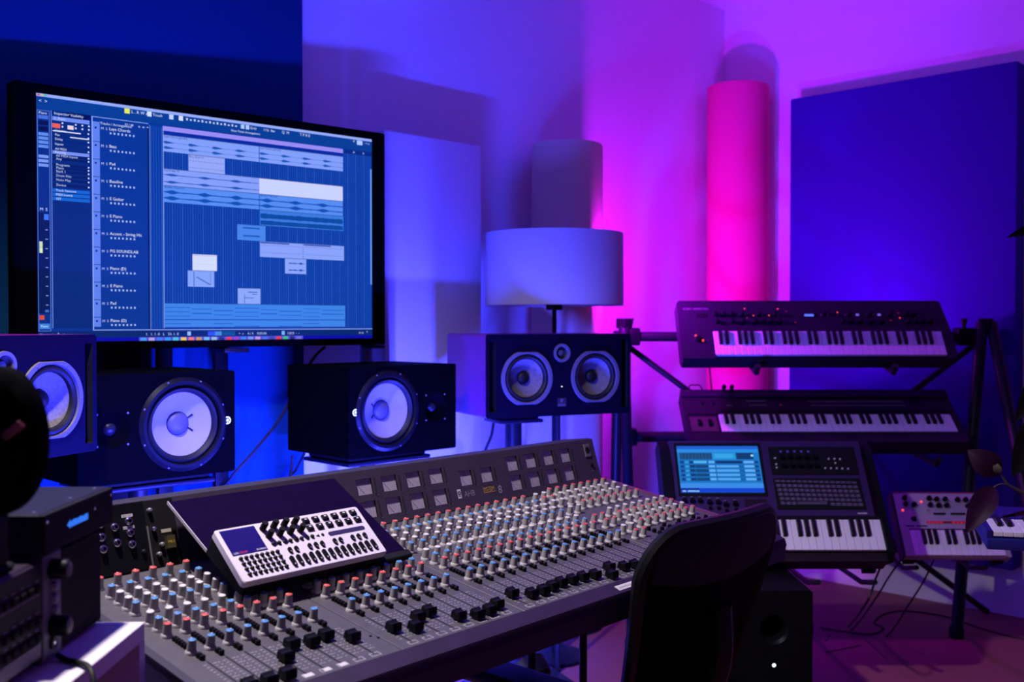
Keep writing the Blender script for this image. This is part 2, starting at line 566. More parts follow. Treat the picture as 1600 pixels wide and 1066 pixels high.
# added magenta fill hidden behind the upper keyboard, makes the blue panel glow
m2 = G(1.27, 4.02, 0)
m2_loc, m2_tgt = (m2.x, m2.y, 1.135), tuple(G(1.62, 4.20, 1.55))
t, q = fixture('wash_light', 'added magenta fill light behind the top tier keyboard, making the wall panel glow', m2_loc, m2_tgt, 0.03, MAG_RGB, MAG_W, 'magenta_panel_fill')
aim = (Vector(m2_tgt) - Vector(m2_loc)).normalized()
MB().rbox(-0.012, 0.012, -0.012, 0.012, -0.05, 0.0, 0.003, 1, T(*(Vector((0, 0, 1.135)) - aim * 0.05))).build('clip', STEEL, t)
area_light('magenta_panel_fill', Vector(m2_loc) + aim * 0.012, m2_tgt, 0.055, MAG_RGB, MAG_W * 0.16)
kp = G(-0.72, 1.40, 0)
key_loc = (kp.x, kp.y, 2.5)
key_tgt = tuple(G(-0.33, 1.62, 0.75))
t = thing('ceiling_spot', 'small pinkish white ceiling spotlight above the left end of the console', 'light', T(kp.x, kp.y, 2.5))
MB().lathe([(0.055, 0.0), (0.06, 0.01), (0.06, 0.10), (0.02, 0.15)], 24, None, None, False, True).build('can', BLACK, t)
MB().lathe([(0.052, 0.004), (0.001, 0.004)], 24).build('lens', mat('warm_lens', KEY_RGB, 0.5, emit=KEY_RGB, estr=4.0), t)
kl = bpy.data.lights.new('ceiling_key', 'SPOT')
kl.color, kl.energy, kl.shadow_soft_size = KEY_RGB, KEY_W, 0.05
kl.spot_size, kl.spot_blend = R(111), 1.0
ko = bpy.data.objects.new('ceiling_key', kl)
COL.objects.link(ko)
ko.location = (kp.x, kp.y, 2.44)
ko.rotation_euler = (Vector(key_tgt) - ko.location).to_track_quat('-Z', 'Y').to_euler()

# ------------------------------------------------------------------ speakers
def shell(mb, w, h, d, r, holes, M=None, mi_side=0, mi_front=0):
    """cabinet standing at x 0..w, z 0..h, front face at y=0 with open holes for the drivers"""
    out = rrect(0, w, 0, h, r, 4)
    Mx = FRONT
    n = len(out)
    vs = [(x, 0, z) for x, z in out] + [(x, d, z) for x, z in out]
    fs = [(i, n + i, n + (i + 1) % n, (i + 1) % n) for i in range(n)] + [tuple(n + i for i in reversed(range(n)))]
    mb.add(vs, fs, M, mi_side)
    mb.plate(out, holes, FRONT, mi_front)
    return mb


SCREW = MB().lathe([(0.0028, 0), (0.0022, 0.0010)], 8, FRONT, None, False, True).mesh('screw', RINGG)


def fork_logo(mb, r):
    mb.lathe([(r, 0.0), (r * 0.78, 0.0005)], 20)
    for k in range(6):
        a = PI / 6 + k * PI / 3
        mb.add([(r * 0.05 * math.cos(a + 1.57), r * 0.05 * math.sin(a + 1.57), 0.0006), (r * 0.8 * math.cos(a) + r * 0.09 * math.cos(a - 1.57), r * 0.8 * math.sin(a) + r * 0.09 * math.sin(a - 1.57), 0.0006),
                (r * 0.8 * math.cos(a) + r * 0.09 * math.cos(a + 1.57), r * 0.8 * math.sin(a) + r * 0.09 * math.sin(a + 1.57), 0.0006)], [(0, 1, 2)])
    mb.lathe([(r * 0.28, 0.0007), (0.0005, 0.0007)], 12)
    return mb


def cone_monitor(M, flip, label):
    """two-way monitor lying on its side: white cone, lit logo at the outer end"""
    t = thing('studio_monitor', label, 'speaker', M, 'white cone monitors beside the console')
    w, h, d = 0.39, 0.25, 0.295
    fx = (lambda x: w - x) if flip else (lambda x: x)
    wx, tx, lx = fx(0.255), fx(0.080), fx(0.369)
    mb = shell(MB(), w, h, d, 0.006, [circ(wx, 0.125, 0.0925, 40), circ(tx, 0.125, 0.042, 28)])
    mb.build('cabinet', VINYL, t)
    Mw = T(wx, 0, 0.125) @ FRONT
    MB().lathe([(0.0925, -0.002), (0.0965, 0.006), (0.104, 0.0065), (0.113, 0.0)], 48, Mw).build('trim_ring', BLACK, t)
    MB().lathe([(0.0765, -0.010), (0.080, -0.003), (0.086, 0.001), (0.0915, -0.004), (0.0935, -0.010)], 48, Mw).build('surround', RUBBER, t)
    cone = MB().lathe([(0.078, -0.010), (0.062, -0.019), (0.042, -0.029), (0.024, -0.036)], 48, Mw).build('cone', CONEW, t)
    MB().lathe([(0.0275, -0.034), (0.026, -0.030), (0.020, -0.025), (0.010, -0.022), (0.0005, -0.0215)], 28, Mw).build('dust_cap', DUST, t)
    MB().tube([(0.0275 * math.cos(2 * PI * i / 32), 0.0275 * math.sin(2 * PI * i / 32), -0.033) for i in range(33)], 0.0012, 5, smooth=0).build('glue_ring', RUBBER, t, Mw)
    for s in (-1, 1):
        sx = -1 if flip else 1
        MB().cyl((sx * 0.027, s * 0.012, -0.034), (sx * 0.037, s * 0.020, -0.029), 0.0022, 0.0028, 8).build('lead', RUBBER, t, Mw)
    Mt = T(tx, 0, 0.125) @ FRONT
    MB().lathe([(0.042, 0.0), (0.030, -0.010), (0.018, -0.016), (0.015, -0.017)], 32, Mt).build('waveguide', VINYL, t)
    MB().lathe([(0.016, -0.018), (0.012, -0.012), (0.006, -0.009), (0.0005, -0.008)], 20, Mt).build('tweeter_dome', STEEL, t)
    fork_logo(MB(), 0.0095).build('lit_logo', WHITEL, t, T(lx, -0.001, 0.127) @ FRONT, label='white lit round logo')
    for k in range(8):
        a = PI / 8 + k * PI / 4
        inst('screw', SCREW, t, T(wx + 0.1085 * math.cos(a), -0.003, 0.125 + 0.1085 * math.sin(a)))
    for sx, sz in ((-1, -1), (-1, 1), (1, -1), (1, 1)):
        inst('screw', SCREW, t, T(tx + sx * 0.036, 0, 0.125 + sz * 0.036))
    return t


def oct_ring(mb, r0, r1, z0, z1, n=48, cut=0.92):
    """driver frame: a ring whose outside is cut flat at top and bottom"""
    vs, fs = [], []
    for i in range(n):
        a = 2 * PI * i / n
        x, y = r0 * math.cos(a), r0 * math.sin(a)
        y = max(-r0 * cut, min(r0 * cut, y))
        X, Y = r1 * math.cos(a), r1 * math.sin(a)
        vs += [(x, y, 0), (x * 0.985, y * 0.985, z0), (X, Y, z0), (X * 0.96, Y * 0.96, z1)]
    for i in range(n):
        j = (i + 1) % n
        for k in range(3):
            fs.append((i * 4 + k, j * 4 + k, j * 4 + k + 1, i * 4 + k + 1))
    return mb.add(vs, fs)


def twin_monitor(M, label):
    t = thing('studio_monitor', label, 'speaker', M, 'dark red twin woofer monitors')
    w, h, d = 0.50, 0.25, 0.31
    ws = (0.136, 0.372)
    holes = [circ(x, 0.117, 0.074, 40) for x in ws] + [circ(0.254, 0.192, 0.018, 24)]
    slots = [rrect(0.012, 0.034, 0.018, 0.232, 0.004), rrect(0.466, 0.488, 0.018, 0.232, 0.004)]
    MB().add([(x, 0, z) for x, z in rrect(0, w, 0, h, 0.008)] + [(x, d, z) for x, z in rrect(0, w, 0, h, 0.008)],
             [(i, 20 + i, 20 + (i + 1) % 20, (i + 1) % 20) for i in range(20)] + [tuple(20 + i for i in reversed(range(20)))]).build('cabinet', REDLAC, t)
    out = rrect(0.0, w, 0.0, h, 0.008)
    MB().plate(out, holes + slots, FRONT).build('baffle', BAFFLE, t)
    for sl in slots:
        x0, x1 = min(p[0] for p in sl), max(p[0] for p in sl)
        m = MB()
        n = len(sl)
        m.add([(x, 0, z) for x, z in sl] + [(x, 0.06, z) for x, z in sl], [((i + 1) % n, n + (i + 1) % n, n + i, i) for i in range(n)] + [tuple(n + i for i in range(n))])
        m.build('port', BLACKM, t)
    for x in ws:
        Mw = T(x, 0, 0.117) @ FRONT
        f = oct_ring(MB(), 0.086, 0.0745, 0.004, -0.004).build('woofer_frame', RINGG, t, Mw)
        MB().lathe([(0.074, -0.006), (0.070, 0.001), (0.064, 0.003), (0.059, -0.001), (0.057, -0.008)], 40, Mw).build('surround', RUBBER, t)
        MB().lathe([(0.058, -0.008), (0.045, -0.019), (0.030, -0.028), (0.019, -0.033)], 40, Mw).build('cone', CONEG, t)
        MB().lathe([(0.020, -0.036), (0.0195, -0.026), (0.015, -0.020), (0.008, -0.017), (0.0005, -0.016)], 24, Mw).build('dust_cap', RUBBER, t)
        for k in range(6):
            a = k * PI / 3
            o = inst('screw', SCREW, f, T(0.080 * math.cos(a), 0.080 * math.sin(a), 0.004) @ RX(-PI / 2))
    Mt = T(0.254, 0, 0.192) @ FRONT
    MB().lathe([(0.0285, 0), (0.028, 0.004), (0.0205, 0.004), (0.018, -0.003)], 36, Mt).build('tweeter_ring', RINGG, t)
    MB().lathe([(0.018, -0.004), (0.013, -0.008), (0.011, -0.010)], 24, Mt).build('tweeter_cup', RUBBER, t)
    MB().lathe([(0.0125, -0.010), (0.009, -0.004), (0.004, -0.002), (0.0005, -0.0015)], 20, Mt).build('tweeter_dome', DUST, t)
    MB().lathe([(0.0022, 0), (0.0015, 0.001)], 10, T(0.254, -0.0005, 0.089) @ FRONT, None, False, True).build('power_led', GREENL, t, label='tiny green power light')
    m = MB()
    m.box(-0.015, 0.015, -0.0012, 0, -0.014, 0.012, mi=0)
    m.text('FOCAL', 0.0088, T(0, -0.0016, -0.0125) @ FRONT, 1, 'CENTER', 0.95)
    m.text('F', 0.016, T(0, -0.0016, -0.002) @ FRONT, 1, 'CENTER', 1.3)
    m.build('name_plate', [PANELD, PRINTD], t, T(0.254, 0, 0.042))
    return t


def speaker_stand(label, c, rz, zt, plate=(0.24, 0.24), pole=0.026, pad=True):
    t = thing('speaker_stand', label, 'stand', T(c.x, c.y, 0) @ RZ(rz), 'speaker stands behind the console')
    px, py = plate[0] / 2, plate[1] / 2
    MB().rbox(-px, px, -py, py, zt - 0.030, zt - 0.018, 0.004).build('top_plate', STEEL, t)
    if pad:
        MB().rbox(-px + 0.01, px - 0.01, -py + 0.01, py - 0.01, zt - 0.018, zt, 0.006).build('isolation_pad', BLACKM, t)
    else:
        MB().rbox(-px, px, -py, py, zt - 0.018, zt, 0.004).build('isolation_pad', BLACKM, t)
    MB().cyl((0, 0, 0.02), (0, 0, zt - 0.03), pole, n=20).build('pole', STEEL, t)
    MB().rbox(-0.16, 0.16, -0.19, 0.05, 0, 0.022, 0.008).build('base', STEEL, t)
    MB().lathe([(pole + 0.012, 0.02), (pole + 0.010, 0.05), (pole, 0.052)], 20).build('collar', STEEL, t)
    return t


def placed(c, th_):
    return T(c.x, c.y, c.z) @ RZ(yaw(th_))


def mid(M, w, d):
    return M @ Vector((w / 2, d / 2, 0))


zY = 0.783
c = G(-0.962, 2.262, zY)
ML = placed(c, 45.5)
cone_monitor(ML, False, 'black monitor with white cone on its side, below the screen at left')
speaker_stand('black pole stand under the white cone monitor below the screen at left', ML @ Vector((0.215, 0.16, 0)), 0, zY, (0.30, 0.22), 0.024)
c = G(-0.440, 2.76, zY - 0.003)
MR = placed(c, 45.5)
cone_monitor(MR, True, 'black monitor with white cone on its side, in front of the pale absorber panel')
speaker_stand('black pole stand under the monitor in front of the pale absorber panel', MR @ Vector((0.185, 0.16, 0)), 0, zY - 0.003, (0.30, 0.22), 0.023)
zF = 0.867
c = G(-0.078, 3.02, zF)
MF = placed(c, 25)
twin_monitor(MF, 'dark red twin woofer monitor in front of the drum shade lamp')
speaker_stand('black pole stand under the twin woofer monitor by the lamp', MF @ Vector((0.17, 0.17, 0)), yaw(25), zF, (0.15, 0.13), 0.027)
fp0 = MF @ Vector((0.345, 0.20, 0))
MB().cyl((fp0.x, fp0.y, 0.0), (fp0.x, fp0.y, zF - 0.001), 0.0085).build('support_rod', STEEL, label='thin black rod propping the lamp side speaker', cat='rod')
fr = G(-0.893, 2.2, 0.876)
ux, uy = math.cos(R(70)), math.sin(R(70))
c = G(-0.893 - 0.5 * ux, 2.2 - 0.5 * uy, 0.876)
MFL = placed(c, 70)
twin_monitor(MFL, 'dark red twin woofer monitor at the left edge beside the headphones')
speaker_stand('black pole stand under the twin woofer monitor at the left edge', MFL @ Vector((0.25, 0.17, 0)), yaw(70), 0.876, (0.20, 0.16), 0.027)

# ------------------------------------------------------------------ monitor screen
TVO = W(22, 548, 2.464)
TVZ = TVO.z
MT = T(TVO.x, TVO.y, 0) @ RZ(yaw(41))
tv = thing('television', 'large flat screen showing a music arrangement in blue', 'screen', MT)
w, h = 1.068, 0.650
sx0, sx1, sz0, sz1 = 0.055, 1.023, 0.020, 0.627
out = rrect(0, w, 0, h, 0.006)
m = MB()
n = len(out)
hole = [(sx0, sz0), (sx1, sz0), (sx1, sz1), (sx0, sz1)]
m.plate(out, [hole], FRONT)
m.add([(x, 0, z) for x, z in out] + [(x, 0.045, z) for x, z in out], [(i, n + i, n + (i + 1) % n, (i + 1) % n) for i in range(n)] + [tuple(n + i for i in reversed(range(n)))])
m.add([(x, 0, z) for x, z in hole] + [(x, 0.004, z) for x, z in hole], [((i + 1) % 4, 4 + (i + 1) % 4, 4 + i, i) for i in range(4)])
m.build('bezel', VINYL, tv, T(0, 0, TVZ))
MB().rbox(0.15, w - 0.15, 0.044, 0.060, 0.06, h - 0.12, 0.006).build('rear_housing', BLACKM, tv, T(0, 0, TVZ))
S = MB()
SW, SH = sx1 - sx0, sz1 - sz0
layer = [0]


def sr(u0, u1, v0, v1, c, k=1):
    S.c = lin(c)
    S.rect(sx0 + u0 * SW, sx0 + u1 * SW, sz1 - v1 * SH, sz1 - v0 * SH, 0.0002 * k)


def st(u, v, txt, size, c=(205, 220, 255), k=5, align='LEFT'):
    S.c = lin(c)
    S.text(txt, size, T(sx0 + u * SW, sz1 - v * SH, 0.0002 * k), None, align)


def wave(u0, u1, v, amp, c, kind, k=4):
    S.c = lin(c)
    n = max(6, int((u1 - u0) * 160))
    top, bot = [], []
    for i in range(n + 1):
        t_ = i / n
        if kind == 'hits':
            ph = (t_ * 4.0) % 1.0
            a = amp * (max(0.06, 0.9 - 1.9 * ph) if ph > 0.06 else 0.15 + ph * 12)
        elif kind == 'swell':
            a = amp * (0.18 + 0.75 * math.exp(-((t_ * 3 % 1) - 0.25) ** 2 * 60) + 0.12 * random.random())
        elif kind == 'thin':
            a = amp * (0.12 + 0.06 * random.random())
        else:
            a = amp * (0.75 + 0.25 * random.random())
        u = u0 + (u1 - u0) * t_
        top.append((sx0 + u * SW, sz1 - (v - a) * SH, 0.0002 * k))
        bot.append((sx0 + u * SW, sz1 - (v + a) * SH, 0.0002 * k))
    nn = n + 1
    S.add(bot + top, [(i, i + 1, nn + i + 1, nn + i) for i in range(n)])


DK, MDB, LT, WH = (4, 42, 132), (6, 58, 160), (128, 162, 248), (196, 206, 255)
sr(0, 1, 0, 1, (5, 50, 148), 0)
sr(0, 1, 0, 0.012, (150, 172, 250))
sr(0, 1, 0.012, 0.062, (4, 62, 150))
for i, cc in enumerate(((235, 70, 70), (230, 190, 60), (70, 200, 90))):
    sr(0.004 + 0.008 * i, 0.009 + 0.008 * i, 0.002, 0.009, cc, 2)
st(0.006, 0.036, '<  >', 0.012)
sr(0.222, 0.236, 0.013, 0.034, (225, 235, 90), 2)
sr(0.283, 0.295, 0.013, 0.034, (215, 225, 255), 2)
sr(0.344, 0.356, 0.013, 0.034, (190, 210, 255), 2)
sr(0.371, 0.383, 0.013, 0.034, (215, 225, 255), 2)
st(0.24, 0.030, 'L . R W A', 0.011)
st(0.298, 0.030, 'Touch', 0.010)
for i in range(14):
    u = 0.392 + i * 0.0112
    sr(u, u + 0.005, 0.019 + 0.003 * (i % 2), 0.029, (190, 210, 255), 2)
sr(0.555, 0.566, 0.014, 0.033, (170, 200, 255), 2)
sr(0.570, 0.581, 0.014, 0.033, (170, 200, 255), 2)
st(0.584, 0.030, 'Grid', 0.010)
st(0.625, 0.030, '1/16  Bar', 0.010)
st(0.685, 0.030, 'Q  M', 0.011)
st(0.745, 0.030, 'T P R E', 0.011)
sr(0.945, 0.965, 0.014, 0.036, (170, 200, 255), 2)
st(0.93, 0.034, '*', 0.016)
st(0.97, 0.030, '- + x', 0.010)
st(0.525, 0.052, 'New Track Arrangement', 0.0085)
# channel strip
sr(0.002, 0.0325, 0.066, 0.957, (90, 130, 225), 1)
sr(0.0035, 0.031, 0.068, 0.955, (5, 46, 138), 2)
st(0.006, 0.082, 'Piano', 0.009)
sr(0.005, 0.029, 0.086, 0.101, (70, 110, 215), 3)
sr(0.005, 0.029, 0.108, 0.126, (3, 20, 80), 3)
sr(0.005, 0.029, 0.132, 0.150, (3, 20, 80), 3)
for i in range(4):
    v = 0.156 + 0.0165 * i
    sr(0.005, 0.029, v, v + 0.012, (95, 140, 235), 3)
for i in range(3):
    v = 0.246 + 0.0175 * i
    sr(0.005, 0.029, v, v + 0.012, (120, 150, 240), 3)
st(0.007, 0.470, 'M  S', 0.010)
sr(0.003, 0.031, 0.478, 0.885, (3, 26, 90), 3)
sr(0.017, 0.0285, 0.484, 0.507, (60, 120, 250), 4)
sr(0.0055, 0.013, 0.595, 0.617, (205, 225, 190), 4)
sr(0.0055, 0.013, 0.618, 0.641, (215, 235, 185), 4)
for i in range(9):
    sr(0.020, 0.026, 0.545 + i * 0.038, 0.549 + i * 0.038, (120, 150, 225), 4)
sr(0.0045, 0.016, 0.893, 0.910, (225, 75, 50), 4)
sr(0.018, 0.027, 0.870, 0.880, (60, 110, 190), 4)
sr(0.0045, 0.029, 0.926, 0.948, (60, 130, 220), 4)
st(0.007, 0.941, 'Piano', 0.008)
# inspector
sr(0.036, 0.133, 0.062, 0.945, (4, 42, 125), 1)
sr(0.036, 0.0372, 0.062, 0.945, (130, 160, 240), 2)
sr(0.074, 0.134, 0.062, 0.083, (3, 18, 92), 2)
st(0.043, 0.077, 'Inspector', 0.0095)
st(0.083, 0.078, 'Visibility', 0.0095)
sr(0.039, 0.131, 0.085, 0.101, (110, 140, 245), 2)
st(0.043, 0.097, '1  Piano', 0.0085)
sr(0.0385, 0.058, 0.113, 0.131, (235, 95, 85), 3)
sr(0.076, 0.091, 0.115, 0.131, (235, 215, 225), 3)
for i in range(6):
    if i not in (0, 2):
        sr(0.045 + i * 0.0165, 0.049 + i * 0.0165, 0.106, 0.112, (215, 225, 255), 3)
        sr(0.045 + i * 0.0165, 0.049 + i * 0.0165, 0.120, 0.127, (200, 215, 255), 3)
sr(0.040, 0.109, 0.141, 0.1455, (215, 225, 255), 3)
sr(0.082, 0.130, 0.161, 0.1655, (215, 225, 255), 3)
rows = [(0.140, 'Volume'), (0.158, 'Pan'), (0.175, 'Delay'), (0.195, 'Inputs'), (0.215, 'All MIDI')]
for i, (v, s_) in enumerate(rows):
    st(0.045, v + 0.005, s_, 0.008)
    sr(0.126, 0.130, v - 0.002, v + 0.004, (190, 210, 255), 3)
    sr(0.039, 0.131, v + 0.007, v + 0.0085, (3, 20, 80), 3)
sr(0.039, 0.130, 0.222, 0.236, (120, 145, 248), 2)
st(0.044, 0.233, 'Routing', 0.0085)
for i, (v, s_) in enumerate([(0.247, 'All MIDI Inputs'), (0.260, 'Any'), (0.284, 'Programs'), (0.297, 'Piano'), (0.311, 'Bank 1'), (0.328, 'Drum Kits'), (0.345, 'Note Map'), (0.366, 'Device')]):
    sr(0.039, 0.131, v - 0.009, v + 0.001, (3, 28, 98), 2)
    st(0.047, v, s_, 0.0085, (185, 205, 255))
    sr(0.126, 0.130, v - 0.007, v - 0.001, (190, 210, 255), 3)
for i, s_ in enumerate(('Track Versions', 'MIDI Inserts', 'VST')):
    v = 0.377 + i * 0.0172
    sr(0.039, 0.131, v, v + 0.0135, (20, 100, 210), 2)
    st(0.046, v + 0.011, s_, 0.008, (205, 220, 255))
# track list
sr(0.1365, 0.139, 0.064, 0.955, (150, 172, 250), 2)
sr(0.1365, 0.286, 0.064, 0.067, (130, 160, 245), 2)
sr(0.139, 0.285, 0.067, 0.950, (5, 54, 152), 1)
sr(0.139, 0.157, 0.085, 0.939, (96, 130, 240), 2)
sr(0.284, 0.2875, 0.075, 0.950, (3, 14, 60), 2)
sr(0.2885, 0.2900, 0.070, 0.950, (100, 140, 235), 2)
st(0.158, 0.094, 'Tracks / Arrangement', 0.009)
st(0.222, 0.086, '32 / 48', 0.008)
st(0.258, 0.088, 'o  o  +', 0.010)
names = ['Lays Chords', 'Bass', 'Pad', 'Bassline', 'E Guitar', 'E Piano', 'Accent - String Hit', 'PG SOUNDLAB', 'Piano (D)', 'E Piano', 'Pad', 'Piano (D)']
for i, s_ in enumerate(names):
    v = 0.108 + 0.0732 * i
    if v > 0.93:
        break
    sr(0.139, 0.157, v + 0.058, v + 0.0605, (10, 40, 130), 3)
    sr(0.144, 0.149, v - 0.002, v + 0.006, (10, 40, 140), 3)
    st(0.160, v + 0.007, 'M  S', 0.009, (185, 205, 255))
    st(0.181, v + 0.006, s_, 0.0108, (220, 230, 255))
    for k_ in range(7):
        u = 0.183 + k_ * 0.0102
        sr(u, u + 0.0042, v + 0.0145, v + 0.0225, (165, 190, 250), 3)
# grid
sr(0.290, 0.999, 0.068, 0.947, (5, 58, 160), 1)
for i in range(96):
    u = 0.292 + i * 0.00737
    sr(u, u + 0.0009, 0.075, 0.946, (40, 96, 205) if i % 4 else (70, 122, 225), 2)
sr(0.3255, 0.3275, 0.068, 0.946, (140, 165, 245), 3)
sr(0.327, 0.894, 0.067, 0.087, (150, 140, 245), 3)
sr(0.327, 0.894, 0.087, 0.103, (5, 44, 158), 3)


def clip(u0, u1, r0, c, rows_=1.0):
    v0 = 0.1045 + 0.0732 * r0
    sr(u0, u1, v0, v0 + 0.0722 * rows_, c, 3)
    for i in range(int((u1 - u0) / 0.00737)):
        u = u0 + 0.00737 * i
        sr(u, u + 0.0006, v0, v0 + 0.0722 * rows_, tuple(int(x * 0.93) for x in c), 4)
    sr(u0, u1, v0, v0 + 0.002, tuple(int(x * 0.7) for x in c), 4)


WV = (30, 84, 180)
for u0, u1 in ((0.327, 0.611), (0.613, 0.894)):
    clip(u0, u1, 0, (130, 160, 250))
    for dv in (0.032, 0.055):
        wave(u0, u1, 0.1045 + dv, 0.009, WV, 'hits', 5)
    st(u0 + 0.002, 0.115, 'Lays Chords (Joined)', 0.0075, (20, 40, 130))
clip(0.398, 0.505, 1, (150, 168, 248))
wave(0.40, 0.503, 0.205, 0.004, WV, 'thin', 5)
wave(0.40, 0.503, 0.235, 0.004, WV, 'thin', 5)
st(0.40, 0.190, 'Bass_Basic 01', 0.0075, (20, 40, 130))
clip(0.327, 0.612, 2, (134, 160, 250))
wave(0.327, 0.611, 0.277, 0.006, WV, 'swell', 5)
wave(0.327, 0.611, 0.308, 0.006, WV, 'swell', 5)
st(0.329, 0.262, 'Pad Prepp_01', 0.0075, (20, 40, 130))
clip(0.612, 0.893, 2, (204, 212, 255))
for k_ in range(4):
    sr(0.614, 0.891, 0.267 + 0.014 * k_, 0.2677 + 0.014 * k_, (178, 190, 245), 5)
for u0, u1 in ((0.327, 0.611), (0.613, 0.893)):
    clip(u0, u1, 3, (88, 142, 242))
    for dv in (0.028, 0.054):
        wave(u0, u1, 0.324 + dv, 0.0095, (14, 80, 180), 'swell', 5)
    st(u0 + 0.002, 0.334, 'Bassline Muted 01', 0.0075, (10, 40, 130))
clip(0.613, 0.895, 4, (60, 124, 224))
wave(0.615, 0.893, 0.425, 0.0125, (10, 74, 160), 'block', 5)
wave(0.615, 0.893, 0.456, 0.0115, (10, 74, 160), 'block', 5)
clip(0.542, 0.631, 5, (72, 134, 236))
wave(0.560, 0.612, 0.486, 0.004, WV, 'block', 5)
wave(0.560, 0.612, 0.522, 0.004, WV, 'block', 5)
for u0, u1 in ((0.613, 0.754), (0.755, 0.897)):
    clip(u0, u1, 6, (138, 164, 250))
    wave(u0 + 0.004, u1 - 0.004, 0.560, 0.003, WV, 'thin', 5)
    wave(u0 + 0.004, u1 - 0.004, 0.595, 0.003, WV, 'thin', 5)
    sr(u0 + 0.002, u0 + 0.095, 0.547, 0.552, (20, 50, 150), 5)
clip(0.694, 0.765, 7, (140, 166, 250))
wave(0.705, 0.760, 0.640, 0.006, WV, 'swell', 5)
wave(0.705, 0.760, 0.672, 0.006, WV, 'swell', 5)
clip(0.408, 0.480, 7, (212, 220, 255))
sr(0.409, 0.479, 0.622, 0.6235, (150, 160, 220), 5)
sr(0.409, 0.479, 0.660, 0.661, (190, 180, 235), 5)
clip(0.394, 0.472, 8, (134, 164, 248))
sr(0.411, 0.413, 0.697, 0.760, WV, 5)
for k_ in range(7):
    sr(0.418 + 0.006 * k_, 0.425 + 0.006 * k_, 0.718 + 0.005 * k_, 0.722 + 0.005 * k_, WV, 5)
sr(0.460, 0.461, 0.697, 0.752, WV, 5)
clip(0.543, 0.614, 9, (140, 168, 248))
sr(0.575, 0.604, 0.779, 0.783, WV, 5)
sr(0.563, 0.592, 0.806, 0.809, WV, 5)
sr(0.588, 0.603, 0.789, 0.792, WV, 5)
sr(0.563, 0.5645, 0.790, 0.835, WV, 5)
clip(0.328, 0.900, 10, (62, 132, 232), 1.45)
segs = [0.328, 0.404, 0.468, 0.532, 0.613, 0.672, 0.752, 0.815, 0.900]
for i in range(8):
    for k_, vv in enumerate((0.860, 0.873, 0.886)):
        vv += 0.006 * ((i * 7 + k_) % 3 - 1)
        sr(segs[i] + 0.002, segs[i + 1] - 0.004, vv, vv + 0.0022, (12, 74, 184), 5)
    if i % 3 != 1:
        sr(segs[i] + 0.001, segs[i + 1] - 0.003, 0.925 + 0.012 * (i % 2), 0.9275 + 0.012 * (i % 2), (12, 74, 184), 5)
sr(0.328, 0.900, 0.907, 0.9105, (10, 66, 172), 5)
sr(0.994, 0.9985, 0.150, 0.730, (110, 165, 250), 3)
sr(0.899, 0.999, 0.068, 0.086, (4, 40, 130), 3)
st(0.93, 0.083, '> ', 0.012)
st(0.965, 0.083, '> ', 0.012)
# transport and dock
sr(0.137, 1.0, 0.951, 0.9545, (140, 165, 245), 3)
sr(0.0, 1.0, 0.957, 0.984, (4, 40, 112), 3)
st(0.004, 0.977, '=  o  o  A  o', 0.012, (170, 195, 250), 5)
st(0.275, 0.977, '1.  1. 1. 0   L   33. 1. 0', 0.010, (185, 205, 250), 5)
sr(0.392, 0.402, 0.961, 0.979, (150, 190, 250), 5)
sr(0.452, 0.473, 0.961, 0.980, (50, 80, 240), 5)
sr(0.473, 0.493, 0.961, 0.980, (70, 140, 225), 5)
sr(0.493, 0.534, 0.961, 0.980, (14, 80, 150), 5)
st(0.545, 0.977, '+  r    4 / 4    0:00:46', 0.010, (185, 205, 250), 5)
sr(0.682, 0.692, 0.961, 0.979, (120, 180, 240), 5)
st(0.70, 0.977, '120.0  -  -', 0.010, (185, 205, 250), 5)
st(0.95, 0.977, 'o o   *', 0.012, (185, 205, 250), 5)
sr(0.0, 1.0, 0.984, 1.0, (8, 10, 170), 3)
sr(0.257, 0.753, 0.9845, 1.0, (90, 80, 215), 4)
dock = [(70, 150, 250), (170, 160, 230), (60, 120, 245), (40, 150, 250), (70, 190, 220), (235, 200, 70), (240, 120, 120), (200, 150, 90), (110, 190, 255), (150, 190, 220), (40, 50, 130), (230, 60, 80), (150, 70, 210), (60, 130, 250), (120, 150, 240), (190, 150, 230), (70, 110, 230), (60, 70, 170), (230, 60, 70), (60, 190, 130), (40, 40, 120), (110, 110, 220)]
for i, cc in enumerate(dock):
    u = 0.261 + i * 0.0224
    sr(u, u + 0.016, 0.9865, 1.0, cc, 5)
S.build('screen', SCREENM, tv, T(0, 0.003, TVZ) @ FRONT, smooth=0, label='lit screen with tracks and audio clips')

stand = thing('screen_stand', 'black multi post floor stand carrying the large screen', 'stand', MT)


def tv_u(px):
    """distance along the screen for a column of the photograph"""
    k = (px - 800) / FOC
    a = R(41)
    r0, d0 = -1.1985, 2.464 + 0.06
    r0 += -math.sin(a) * 0.06
    d0 = 2.464 + math.cos(a) * 0.06
    return (k * d0 - r0) / (math.cos(a) - k * math.sin(a))


